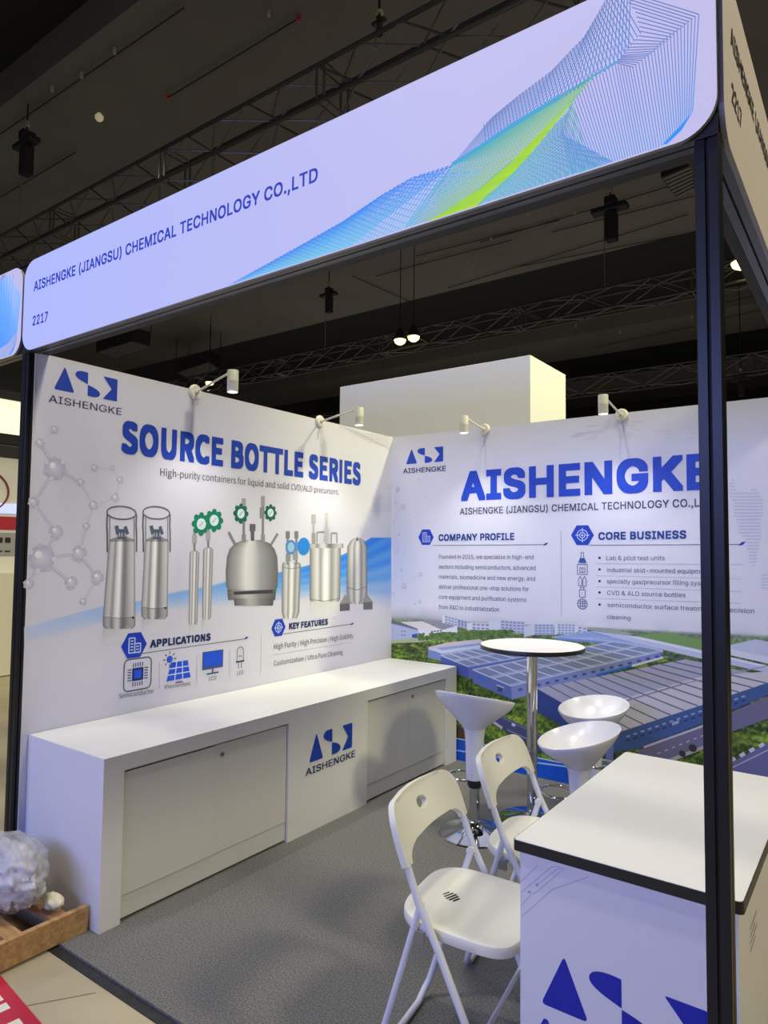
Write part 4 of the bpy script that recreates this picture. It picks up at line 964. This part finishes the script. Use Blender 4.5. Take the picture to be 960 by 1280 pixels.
cb('plinth', 0.585, 0.603, 0.130, 1.124, 0.012, 0.104, M_door, .001); cb('plinth', 0.585, 0.603, 1.833, 2.781, 0.012, 0.104, M_door, .001)
def cdoor(y0, y1, locky, x=0.606, z1=0.622):
    d = cb('door', x-0.016, x, y0, y1, 0.107, z1, M_door, .0012)
    if locky is not None:
        l = MB().lathe([(.011, 0), (.011, .004), (.008, .006), (.0, .006)], 16, (x-ox, locky-oy, 0.572), 'x').make('lock', mat('lock_metal', (150, 148, 140), .3, .9), d, True)
        MB().box(x-ox+.0055, x-ox+.0068, locky-oy-.0012, locky-oy+.0012, .567, .577).make('keyhole', M_groove, d)
cdoor(0.130, 0.628, None, 0.610, 0.620); cdoor(0.630, 1.124, 0.672, 0.606, 0.622); cdoor(1.833, 2.305, None); cdoor(2.307, 2.781, 2.352)
q0 = uv('cab', 386.5, 948.5); q1 = uv('cab', 439.5, 904); lg = logo('cab', uv('cab', 386.5, 945)[0], uv('cab', 440, 930)[0], uv('cab', 440, 934)[1], uv('cab', 440, 903)[1], M_head, None, .0006)
lg.parent = cab; lg.location = (-ox, -oy, 0)
lt = letters('cab', 'AISHENGKE', (382, 970.5), (444, 945.5), 961.5, M_navy, None, F_INTER, 0.012, 0.0006); lt.parent = cab; lt.location = (-ox, -oy, 0)
tag(cab, 'long low white storage counter with recessed doors under the printed left wall', 'counter')

# ================================================================== WHITE DESK AT RIGHT
HX0, HX1, HY0, HY1, HT = 2.369, 2.957, 0.205, 1.268, 0.762
dk_ = empty('reception_desk', (HX0, HY0, 0))
def db(name, x0, x1, y0, y1, z0, z1, m_, bev=0.0): return box(name, x0-HX0, x1-HX0, y0-HY0, y1-HY0, z0, z1, m_, dk_, bev)
def slab(name, x0, x1, y0, y1, z0, z1, r, m_, n=6):
    P = [(x1-r+r*math.cos(R(-90+90*k/n)), y0+r+r*math.sin(R(-90+90*k/n))) for k in range(n+1)]+[(x1-r+r*math.cos(R(90*k/n)), y1-r+r*math.sin(R(90*k/n))) for k in range(n+1)]+[(x0+r+r*math.cos(R(90+90*k/n)), y1-r+r*math.sin(R(90+90*k/n))) for k in range(n+1)]+[(x0+r+r*math.cos(R(180+90*k/n)), y0+r+r*math.sin(R(180+90*k/n))) for k in range(n+1)]
    N = len(P); return link(name, [(x-HX0, y-HY0, z0) for x, y in P]+[(x-HX0, y-HY0, z1) for x, y in P], [tuple(range(N))[::-1], tuple(range(N, 2*N))]+[(i, (i+1) % N, N+(i+1) % N, N+i) for i in range(N)], m_, dk_)
slab('edge_band', HX0, HX1, HY0, HY1, HT-0.030, HT-0.0012, .014, M_edge)
slab('top', HX0+.0025, HX1-.0025, HY0+.0025, HY1-.0025, HT-0.0012, HT, .012, M_top)
db('body', HX0+.012, HX1-.020, HY0+.027, HY1-.02, 0.0, HT-0.030, mat('desk_film', (226, 224, 228), .4))
for (x, y) in ((HX1-.021, HY0+.03),): db('corner_trim', x-.002, x+.006, y-.006, y+.004, 0, HT-.031, M_lampw)
PLANES['desk'] = (1, HY0+.027, -1, 0); PLANES['deskside'] = (0, HX1-.020, 1, 1)
def on_desk(o): o.parent = dk_; o.location = (-HX0, -HY0, 0); return o
b0 = uv('desk', 676.5, 1256); b1 = uv('desk', 735.5, 1276)
tw_ = (b1[0]-b0[0])/0.31; ht = uv('desk', 705, 1195)[1]-(b0[1]+b1[1])/2
on_desk(logo('desk', b0[0], b0[0]+tw_, (b0[1]+b1[1])/2, (b0[1]+b1[1])/2+ht/1.03, M_dblue, None, .0006))
V_, F_ = text_mesh('AISHENGKE', F_INTER, 0.012, 4); vb = b0[1]-ht*0.52
on_desk(uvletters('desk', 'AISHENGKE', b0[0]-0.03*tw_, b0[0]+1.06*tw_, vb, ht*0.30, M_dblue, None, 0.012, 0.0006))
tk = Print('desk', 0.0005); 
for pts in [[(651, 1102), (668, 1086), (672, 1082)], [(651, 1116), (690, 1083), (700, 1084)], [(671, 1106), (697, 1086), (704, 1085)], [(662, 1115), (666, 1117), (672, 1114), (700, 1090), (706, 1086)], [(651, 1132), (664, 1118)], [(652, 1146), (690, 1112), (736, 1096)]]: tk.path(pts, .0016, (176, 176, 206))
tk.disc((671, 1106), .004, (156, 156, 196), n=8); tk.disc((661.5, 1115), .004, (156, 156, 196), n=8); on_desk(tk.make('printed_tracks', None))
# small caption and smudged print block on the desk's right side (its square code is left out)
sd = Print('deskside', 0.0005); u_, v_ = uv('deskside', 944, 1180)
for k in range(4): sd.uvline((HY0+.22, .60-k*.018), (HY0+.22+.12-.03*(k % 2), .60-k*.018), .005, (140, 132, 124))
on_desk(sd.make('printed_caption', None))
tag(dk_, 'white desk with black-edged top and blue emblem standing behind the right post', 'desk')

# ================================================================== CARPET, TAPE
cp = box('carpet', -0.04, 3.02, -0.098, D+0.0, -0.012, 0.0, M_carpet); cp.name = 'carpet'; tag(cp, 'grey needle-felt carpet covering the whole stand floor', 'carpet')
tp = box('floor_tape', 0.40, 3.1, -0.140, -0.099, -0.0119, -0.0085, M_tape); tag(tp, 'black tape strip along the front edge of the grey carpet', 'tape')
ta = MB(); a = at(70, 1166, 2, -0.0119); b = at(-40, 1232, 2, -0.0119)
ta.bar(a+np.array([0, 0, .001]), b+np.array([0, 0, .001]), 0.055, 0.002); t_ = ta.make('floor_tape', mat('faded_floor_tape', (84, 82, 80), .6)); tag(t_, 'faded dark tape strip running out under the wooden pallet', 'tape')

# ================================================================== SPOT LAMPS ON THE WALL TOPS
def spot_lamp(base, head, nrm, label, power, cable):
    root = empty('spot_lamp', base); B = Vector(base); Hd = Vector(head)-B; n = Vector(nrm)
    ax = 'x' if abs(n.x) > .5 else 'y'; s = n.x+n.y
    MB().lathe([(.001, 0), (.043, 0), (.043, .012*s), (.036, .020*s), (.001, .020*s)], 24, (0, 0, 0), ax, False, False).make('base_plate', M_lampw, root, True)
    MB().lathe([(.012, .020*s), (.012, .034*s), (.001, .034*s)], 14, (0, 0, 0), ax, False, False).make('base_boss', M_lampw, root, True)
    MB().box(-.012 if ax == 'y' else -.05, .012 if ax == 'y' else .0, -.05 if ax == 'y' and s < 0 else (-.012 if ax == 'x' else 0), (.012 if ax == 'x' else .05) if not (ax == 'y' and s < 0) else 0, -.002, .004).make('clip', M_lampw, root)
    tip = Hd+Vector((0, 0, .055))-n*.026
    MB().tube([n*.028, tip], .0065, 10).make('arm', M_lampw, root, True)
    pr_ = [(.0, .062), (.030, .062), (.031, .058), (.031, .0)]
    for k in range(8): pr_ += [(.0275, -.002-k*.006), (.031, -.003-k*.006), (.031, -.005-k*.006)]
    pr_ += [(.029, -.052), (.029, -.060)]
    MB().lathe(pr_, 28, tuple(Hd), 'z', False, False).make('head', M_lampw, root, True)
    MB().lathe([(.0, -.056), (.0285, -.057)], 24, tuple(Hd), 'z', False, False).make('lens', mat('spot_lens', (255, 252, 240), .3, emit=((255, 252, 240), 3.5)), root)
    MB().tube(cable, .0016, 5).make('cable', mat('grey_cable', (176, 174, 176), .5), root)
    tag(root, label, 'lamp', 'small white spot lamps clipped to the top of the stand walls')
    light('SPOT', 'spot_lamp_light', tuple(B+Hd+Vector((0, 0, -.062))), power, (1.0, 0.97, 0.90), tuple(B+Hd+Vector((0, 0, -2))-n*.12), spot_size=R(112), spot_blend=0.9, shadow_soft_size=0.028)
SP = 26
def lamp_left(y, zh, yh, label, p):
    spot_lamp((0.001, y, 2.487), (0.35, yh, zh), (1, 0, 0), label, p, [(.012, 0, -.03), (.003, -.012, -.10), (.002, -.016, -.13)])
ha = at(291, 477, 0, 0.35); lamp_left(0.931, ha[2], ha[1], 'white spot lamp on the left wall top above the word source', SP)
hb = at(449, 521, 0, 0.35); lamp_left(2.034, hb[2], hb[1], 'white spot lamp on the left wall top nearer the back corner', SP)
hc = at(580, 531, 1, D-0.36); spot_lamp((0.845, D-.001, 2.484), tuple(hc), (0, -1, 0), 'white spot lamp on the back wall top in front of the white tower', SP, [(0, -.012, -.03), (-.01, -.003, -.10), (-.014, -.002, -.13)])
hd = at(754, 506, 1, D-0.36); spot_lamp((1.861, D-.001, 2.484), tuple(hd), (0, -1, 0), 'white spot lamp on the back wall top right of the white tower', SP, [(0, -.012, -.03), (.01, -.003, -.10), (.014, -.002, -.13)])

# ================================================================== BAR TABLE
tb = empty('bar_table', (1.544, 2.218, 0)); TH = 1.02
MB().lathe([(0, TH), (.300, TH), (.302, TH-.001)], 56, cap0=False, cap1=False).make('table_top', M_top, tb)
MB().lathe([(.302, TH-.001), (.304, TH-.006), (.304, TH-.024), (.300, TH-.027), (0, TH-.027)], 56, cap0=False, cap1=False).make('edge_band', M_edge, tb, True)
MB().lathe([(.10, TH-.0275), (.10, TH-.032), (.036, TH-.036), (.036, TH-.06)], 28).make('mounting_plate', M_dark, tb, True)
MB().lathe([(.031, .03), (.031, TH-.035)], 32).make('column', M_chrome, tb, True)
MB().lathe([(.195, 0), (.198, .004), (.194, .010), (.12, .022), (.05, .034), (.045, .045), (.033, .05)], 48).make('base', M_chrome, tb, True)
tag(tb, 'round white bar table with black edge on a chrome column near the back wall', 'table')

# ================================================================== BAR STOOLS
def stool(x, y, zr, a, b, label, ztop=None, zb=0.305, ring_dir=(-1, 0), rx=.215, ry=.19, ringz=.33):
    """a, b: slope of the seat rim across and along the view; zr rim height at its middle"""
    root = empty('bar_stool', (x, y, 0)); r2 = Vector((_Rt[0], _Rt[1], 0)).normalized(); f2 = Vector((_F[0], _F[1], 0)).normalized()
    n = 48
    def ring(rad, z, w, ecc=0.0):
        P = []
        for k in range(n):
            t = 2*PI*k/n; cx, cy = math.cos(t)*rad*(1+ecc*(rx/.2-1)), math.sin(t)*rad*(1+ecc*(ry/.2-1))
            p = r2*cx+f2*cy; P.append((p.x, p.y, z+w*(a*cx+b*cy)))
        return P
    def loft(rings, name, m_, cap=(False, False)):
        V = [v for q in rings for v in q]; Fc = []
        for i in range(len(rings)-1):
            for k in range(n): Fc.append((i*n+k, i*n+(k+1) % n, (i+1)*n+(k+1) % n, (i+1)*n+k))
        if cap[0]: Fc.append(tuple(range(n))[::-1])
        if cap[1]: Fc.append(tuple((len(rings)-1)*n+k for k in range(n)))
        mb = MB(); mb.v = V; mb.f = Fc; return mb.make(name, m_, root, True)
    dz = zr-.75
    zt = .585+dz
    loft([ring(.046, zb, 0), ring(.048, zb+.006, 0), ring(.050, (zb+zt)/2, 0), ring(.053, zt-.06, 0), ring(.058, zt-.02, 0), ring(.066, zt, 0)], 'stem_cover', M_abs, (True, True))
    loft([ring(.066, zt+.001, 0), ring(.080, zt+.018, .2, .2), ring(.104, zt+.042, .5, .5), ring(.140, zt+.078, .8, .8), ring(.172, zt+.115, .95, 1), ring(.193, zt+.147, 1, 1), ring(.2, zt+.163, 1, 1), ring(.2, zt+.168, 1, 1), ring(.197, zt+.170, 1, 1), ring(.190, zt+.160, 1, 1), ring(.168, zt+.128, .95, 1), ring(.13, zt+.098, .8, .8), ring(.08, zt+.074, .5, .5), ring(.03, zt+.066, .2, 0), ring(.002, zt+.065, 0, 0)], 'seat', M_abs, (False, True))
    MB().lathe([(.029, .03), (.029, zb+.03)], 24).make('column', M_chrome, root, True)
    MB().lathe([(.034, zb-.045), (.036, zb-.042), (.036, zb-.012), (.034, zb-.008)], 24).make('collar', M_dark, root, True)
    MB().lathe([(.195, 0), (.198, .004), (.194, .009), (.13, .020), (.06, .040), (.042, .06), (.036, .075), (.030, .078)], 48).make('base', M_chrome, root, True)
    d = Vector((ring_dir[0], ring_dir[1], 0)).normalized(); e = Vector((-d.y, d.x, 0)); z0 = ringz
    pts = [d*.03+e*.035, d*.08+e*.10]+[d*(.13+.07*math.cos(t))+e*(.10*math.sin(t)) for t in [PI*.5-PI*k/12 for k in range(13)]]+[d*.08-e*.10, d*.03-e*.035]
    MB().tube([p+Vector((0, 0, z0)) for p in pts], .008, 10).make('footrest', M_chrome, root, True)
    MB().lathe([(.030, z0-.018), (.040, z0-.016), (.040, z0+.016), (.030, z0+.018)], 20).make('footrest_clamp', M_dark, root, True)
    tag(root, label, 'stool', 'white tulip bar stools around the bar table')
    return root
f2_ = (_F[0], _F[1]); r2_ = (_Rt[0], _Rt[1])
stool(1.363, 1.845, .75, -.15, -.20, 'white bar stool left of the bar table, standing highest with its seat seen from outside', zb=.30, ring_dir=(-r2_[0]*.5+f2_[0], -r2_[1]*.5+f2_[1]), ringz=.285, rx=.225)
stool(1.917, 1.97, .605, .24, .03, 'white bar stool right of the bar table in front of the other one', zb=.20, ring_dir=(-r2_[0], -r2_[1]), rx=.215, ringz=.31)
stool(1.80, 2.54, .635, .15, .12, 'white bar stool nearest the back wall, its open seat showing behind another stool', zb=.22, ring_dir=(-f2_[0], -f2_[1]), rx=.21)

# ================================================================== FOLDING CHAIRS
def folding_chair(origin, ang, label):
    w = .45; root = empty('folding_chair', (origin[0], origin[1], 0), R(ang)); tr = .0115
    prof = [(-.094, .845), (-.07, .782), (-.006, .607), (.018, .546), (.084, .42), (.165, .25), (.262, .022)]
    for yy in (0.0, w):
        pts = [Vector((-.026, yy, .662))]+[Vector((x, yy, z)) for x, z in prof[2:]]
        MB().tube(pts, tr, 12).make('leg', M_tube, root, True)
        MB().lathe([(.0145, 0), (.0155, .004), (.0155, .018), (.012, .022)], 12, (.262, yy, 0.0)).make('foot_cap', M_chair, root, True)
    # rear frame: two legs joined by a bar along the floor
    yi0, yi1 = .030, w-.030
    def rl(t, yy): return Vector((.018+(-.145-.018)*t, yy, .530+(.0125-.530)*t))
    pts = [rl(0, yi0-.012), rl(.35, yi0-.004), rl(.80, yi0), rl(.90, yi0+.004), rl(.965, yi0+.022)+Vector((-.004, 0, 0)), rl(1, yi0+.062)]
    pts += [rl(1, w/2)]+[Vector((p.x, w-p.y, p.z)) for p in pts[::-1]]
    MB().tube(pts, tr, 12).make('rear_leg_frame', M_tube, root, True)
    MB().tube([Vector((.196, tr, .185)), Vector((.196, w-tr, .185))], .008, 10).make('stretcher', M_tube, root, True)
    for yy in (0.0, w):
        s = 1 if yy == 0 else -1
        MB().lathe([(.014, -.003), (.014, .008), (.009, .013)], 16, (.018, yy+(.010 if s > 0 else -.024), .532), 'y').make('hinge', M_chair, root, True)
        MB().box(-.004, .030, yy+s*.014, yy+s*.019, .415, .455, .001).make('seat_bracket', mat('bracket_steel', (150, 150, 150), .35, .8), root)
    # seat: dished rounded plate with a deep rim
    n = 56; cx, cy = .105, w/2; hx, hy = .192, w/2-.020
    def ring(k, z, tilt=-.055):
        P = []
        for i in range(n):
            t = 2*PI*i/n; c_, s_ = math.cos(t), math.sin(t); e = 2/4.6
            x = hx*k*math.copysign(abs(c_)**e, c_); y = hy*k*math.copysign(abs(s_)**e, s_)
            if x < 0: y *= 1-.18*(abs(x)/hx)**3
            P.append((cx+x, cy+y, z+tilt*x))
        return P
    zs = .470; rings = [ring(.001, zs-.008), ring(.35, zs-.0075), ring(.65, zs-.005), ring(.86, zs-.001), ring(.95, zs), ring(.985, zs-.003), ring(1, zs-.010), ring(1, zs-.030), ring(.985, zs-.034), ring(.965, zs-.030), ring(.955, zs-.016), ring(.5, zs-.016), ring(.001, zs-.016)]
    V = [v for q in rings for v in q]; Fc = [tuple(range(n))]
    for i in range(len(rings)-1):
        for k in range(n): Fc.append((i*n+k, (i+1)*n+k, (i+1)*n+(k+1) % n, i*n+(k+1) % n))
    mb = MB(); mb.v = V; mb.f = Fc; seat = mb.make('seat', M_chair, root, True)
    for k, L in enumerate((.014, .020, .023, .020, .014)):
        n_ = Vector((.92, -.39, 0)); d_s = Vector((.39, .92, 0)); c_s = Vector((cx-.075, cy, 0))+n_*(k-2)*.0115
        a_s, b_s = c_s-d_s*L, c_s+d_s*L; h_s = lambda p: zs-.0068-.055*(p.x-cx)
        MB().bar((a_s.x, a_s.y, h_s(a_s)), (b_s.x, b_s.y, h_s(b_s)), .005, .0022).make('drain_slot', M_gap, seat)
    # backrest: curved plate with an arched underside and a finger hole
    H_ = .182; ow = w/2+.019; outer = []
    def arc(cx_, cy_, r, a0, a1, m_): return [(cx_+r*math.cos(R(a0+(a1-a0)*i/m_)), cy_+r*math.sin(R(a0+(a1-a0)*i/m_))) for i in range(m_+1)]
    outer += [(-ow, 0.0), (-ow+.038, 0.0)]
    outer += [(-ow+.041, .014), (-ow+.052, .027), (-ow+.074, .039), (-ow+.112, .048), (-.05, .052), (0, .053), (.05, .052), (ow-.112, .048), (ow-.074, .039), (ow-.052, .027), (ow-.041, .014)]
    outer += [(ow-.038, 0.0), (ow, 0.0), (ow+.001, .06), (ow-.002, .096)]+arc(ow-.080, H_-.082, .076, 8, 82, 7)+[(.07, H_+.002), (0, H_+.004), (-.07, H_+.002)]+arc(-ow+.080, H_-.082, .076, 98, 172, 7)+[(-ow+.002, .096), (-ow-.001, .06)]
    hole = [(.034*math.cos(-2*PI*i/18), .122+.019*math.sin(-2*PI*i/18)) for i in range(18)]
    pts = outer+hole; no = len(outer); ed = [(i, (i+1) % no) for i in range(no)]+[(no+i, no+(i+1) % 18) for i in range(18)]
    def inside(x, y, P):
        c_ = False; j = len(P)-1
        for i in range(len(P)):
            if (P[i][1] > y) != (P[j][1] > y) and x < (P[j][0]-P[i][0])*(y-P[i][1])/(P[j][1]-P[i][1])+P[i][0]: c_ = not c_
            j = i
        return c_
    for i in range(25):
        for j in range(14):
            x = -ow+2*ow*(i+.5)/25; y = H_*(j+.5)/14
            if inside(x, y, outer) and (x/.046)**2+((y-.122)/.030)**2 > 1:
                if min(math.hypot(x-p[0], y-p[1]) for p in pts) > .007: pts.append((x, y))
    vs_, es_, fs_, *_r = delaunay_2d_cdt([Vector(p) for p in pts], ed, [], 1, 1e-6)
    tilt = Vector((-.094+.006, 0, .845-.607)).normalized(); nrm_ = Vector((tilt.z, 0, -tilt.x))
    def bend(p, off):
        x, y = p; depth = .040*(1-(x/ow)**2)*(min(1, max(0, (y-.02)/.15)))       # bows backwards in the middle
        edge = .0
        q = Vector((-.018, w/2, .640))+tilt*y+Vector((0, x, 0))-nrm_*(depth)+nrm_*off
        return q
    th = .0105; nV = len(vs_); V = [bend(v, th) for v in vs_]+[bend(v, -th) for v in vs_]
    cen = lambda f: (sum(vs_[i].x for i in f)/len(f), sum(vs_[i].y for i in f)/len(f))
    fs_ = [tuple(f) for f in fs_ if inside(*cen(f), outer) and not inside(*cen(f), hole)]; Fc = []
    from collections import Counter
    cnt = Counter()
    for f in fs_:
        for i in range(len(f)): cnt[tuple(sorted((f[i], f[(i+1) % len(f)])))] += 1
    for f in fs_:
        Fc.append(f); Fc.append(tuple(i+nV for i in f[::-1]))
        for i in range(len(f)):
            a_, b_ = f[i], f[(i+1) % len(f)]
            if cnt[tuple(sorted((a_, b_)))] == 1: Fc.append((b_, a_, a_+nV, b_+nV))
    mb = MB(); mb.v = [tuple(v) for v in V]; mb.f = Fc; bo = mb.make('backrest', M_chair, root, True)
    bv = bo.modifiers.new('bevel', 'BEVEL'); bv.width = .004; bv.segments = 2; bv.limit_method = 'ANGLE'; bv.angle_limit = R(50)
    tag(root, label, 'chair', 'white folding chairs beside the desk')
    return root
folding_chair((2.094, .112), 8, 'white folding chair nearest the camera, at the front end of the desk')
folding_chair((2.080, .694), 6, 'white folding chair farther back, between the desk and the bar stools')

# ================================================================== FLOOR CORNER AT LEFT: PALLET, WRAP, BANNER
pal = empty('wooden_pallet', (0.30, -0.20, -0.012))
def pb(name, x0, x1, y0, y1, z0, z1): return box(name, x0-.30, x1-.30, y0+.20, y1+.20, z0, z1, M_wood, pal, .0012)
pb('stringer', 0.532, 0.558, -0.95, 0.018, 0.0125, 0.112)
for yc in (-0.075, -0.255, -0.50, -0.78): pb('deck_board', -0.28, 0.530, yc-.032, yc+.032, 0.076, 0.096)
pb('stringer', 0.10, 0.125, -0.95, -0.145, 0.0, 0.0755); pb('stringer', -0.26, -0.235, -0.95, -0.145, 0.0, 0.075)
tag(pal, 'wooden pallet lying on the floor at the lower left beside the counter end', 'pallet')

def blob(name, c, rad, amp, sc, seed, material, parent=None, sub=5, floor=None):
    bm = bmesh.new(); bmesh.ops.create_icosphere(bm, subdivisions=sub, radius=1.0)
    from mathutils import noise
    for v in bm.verts:
        p = v.co.normalized(); q = p*sc+Vector((seed*3.1, seed*1.7, 0))
        d = noise.fractal(q, 0.9, 2.1, 4)*amp; r_ = abs(noise.noise(q*2.2+Vector((5, 1, 2))))*amp*1.2; g = noise.noise(q*4.0)*amp*.25
        k = 1+d-r_+g; v.co = Vector((p.x*rad[0]*k, p.y*rad[1]*k, p.z*rad[2]*k))
        if floor is not None and v.co.z < floor: v.co.z = floor+(v.co.z-floor)*.05
    me = bpy.data.meshes.new(name); bm.to_mesh(me); bm.free(); me.materials.append(material); me.polygons.foreach_set('use_smooth', [True]*len(me.polygons))
    o = bpy.data.objects.new(name, me); COL.objects.link(o); o.location = c
    if parent is not None: o.parent = parent
    return o
M_wrap = mat('clear_wrap_film', (206, 206, 206), 0.12, bump=(30, 1.0), Alpha=0.42)
M_wrap2 = mat('inner_wrap_film', (196, 192, 186), 0.3, noise=(9, (226, 226, 230), .35, .65), bump=(34, 1.0))
wr = blob('plastic_wrap_bundle', (0.295, -0.172, 0.232), (.200, .125, .150), .15, 1.3, 3, M_wrap, None, 5, -.134)
blob('inner_fold', (0, 0, -.012), (.175, .106, .130), .22, 2.1, 8, M_wrap2, wr, 5, -.120)
blob('loose_fold', (-.06, -.06, -.07), (.16, .09, .05), .4, 2.0, 5, M_wrap, wr, 4, -.062)
tag(wr, 'crumpled bundle of clear plastic wrap lying on the pallet', 'plastic wrap')
fo = MB(); fo.box(0.415, 0.505, -0.045, 0.012, 0.086, 0.135, .012); fo.box(0.455, 0.512, -0.085, -0.050, 0.086, 0.108, .008)
fo = blob('foam_scrap', (0.462, -0.075, 0.126), (.060, .036, .030), .30, 1.4, 2, M_foam, None, 3, -.034); tag(fo, 'cream foam scrap between the plastic wrap and the counter end', 'scrap')

bnr = empty('floor_banner', (0, 0, 0)); e_a = at(0, 1219, 2, -.0115); e_b = at(58, 1287, 2, -.0115); d_ = (e_b-e_a)/np.linalg.norm(e_b-e_a); nd = np.array([d_[1], -d_[0], 0]);
if nd[0]*(CAM[0]-e_a[0])+nd[1]*(CAM[1]-e_a[1]) < 0 or nd[1] > 0: nd = nd if nd[1] < 0 else -nd
c_a = e_a-d_*.45; c_b = e_b+d_*.30; q = [c_a, c_b, c_b+nd*.5, c_a+nd*.5]; V = [tuple(p) for p in q]+[(p[0], p[1], p[2]+.0015) for p in q]
link('sheet', V, [(0, 1, 2, 3), (7, 6, 5, 4), (0, 4, 5, 1), (1, 5, 6, 2), (2, 6, 7, 3), (3, 7, 4, 0)], mat('red_banner', (186, 26, 58), .5), bnr)
tag(bnr, 'red sheet with white capital letters lying on the floor at the lower left corner', 'banner')
Vt, Ft = text_mesh('HLK', F_INTER, .05, 4); Hh = Vt[:, 1].max(); x1_ = Vt[:, 0].max()
P0 = at(-12, 1229, 2, -.0098); dr = np.array(d_); upv = np.array([-d_[1], d_[0], 0]); upv = -upv if upv @ nd > 0 else upv
tl = [tuple(P0+dr*(p[0]/x1_*.40)+upv*((p[1]/Hh-1)*.165)+np.array([0, 0, 0])) for p in Vt]
lo2 = link('lettering', tl, Ft, mat('white_banner_ink', (226, 222, 206), .5), bnr)
if lo2.data.polygons[0].normal.z < 0: lo2.data.flip_normals()

# ================================================================== STAND FAR BEHIND THE LEFT EDGE
fs = empty('far_stand', (-6.3, 1.6, -0.012)); 
def fb(name, y0, y1, z0, z1, m_, x0=-6.1, x1=-6.0): return box(name, x0+6.3, x1+6.3, y0-1.6, y1-1.6, z0+.012, z1+.012, m_, fs)
fb('wall_panel', 0.6, 4.6, 0.0, 2.85, mat('far_white_panel', (222, 218, 204), .6))
fb('light_box', 0.6, 4.6, 3.03, 3.48, mat('far_light_box', (240, 236, 206), .5, emit=((246, 242, 206), .9)), -6.15, -5.98)
fb('header_beam', 0.6, 4.6, 2.90, 3.03, M_black, -6.1, -5.96); fb('header_beam', 0.6, 4.6, 2.72, 2.88, mat('far_dark_beam', (40, 38, 38), .6), -6.1, -5.99); fb('header_beam', 0.6, 4.6, 3.485, 3.60, MATS['far_dark_beam'], -6.1, -5.96)
fb('red_stripe', 0.6, 4.6, 1.78, 1.95, mat('far_red_stripe', (170, 20, 50), .5), -6.0, -5.985)
fb('light_strip', 0.6, 4.6, 1.99, 2.12, mat('far_light_strip', (190, 200, 240), .5, emit=((176, 188, 236), .8)), -6.0, -5.98)
fb('poster_board', 2.2, 2.87, 1.44, 1.74, mat('far_grey_board', (150, 148, 148), .5), -6.0, -5.985)
fb('counter_front', 0.8, 3.4, 0.0, 1.22, mat('far_counter_front', (206, 200, 176), .6), -6.0, -5.4)
ms = MB()
for k in range(5):
    y = 2.30+k*.10; ms.box(.302+.013, .302+.016, y-1.6, y-1.6+.07, 1.50, 1.52); ms.box(.302+.013, .302+.016, y-1.6, y-1.6+.07, 1.62, 1.69)
ms.make('poster_print', M_dark, fs)
sw_ = MB().tube([(.315, 2.30+.42*math.sin(t)-1.6, 2.28+.30*math.cos(t)) for t in np.linspace(.3, 2.5, 16)], .012, 6).make('swirl_emblem', mat('far_dark_red', (120, 40, 40), .5), fs)
tag(fs, 'stand across the far aisle glimpsed at the left picture edge, white with a red stripe', 'stand')

nb = beam('frame_beam', (-3.04, -0.034), (-0.0655, 0), 0.05, 2.493, 2.54, 'black grooved beam under the neighbouring stand fascia at the left edge', 'x')
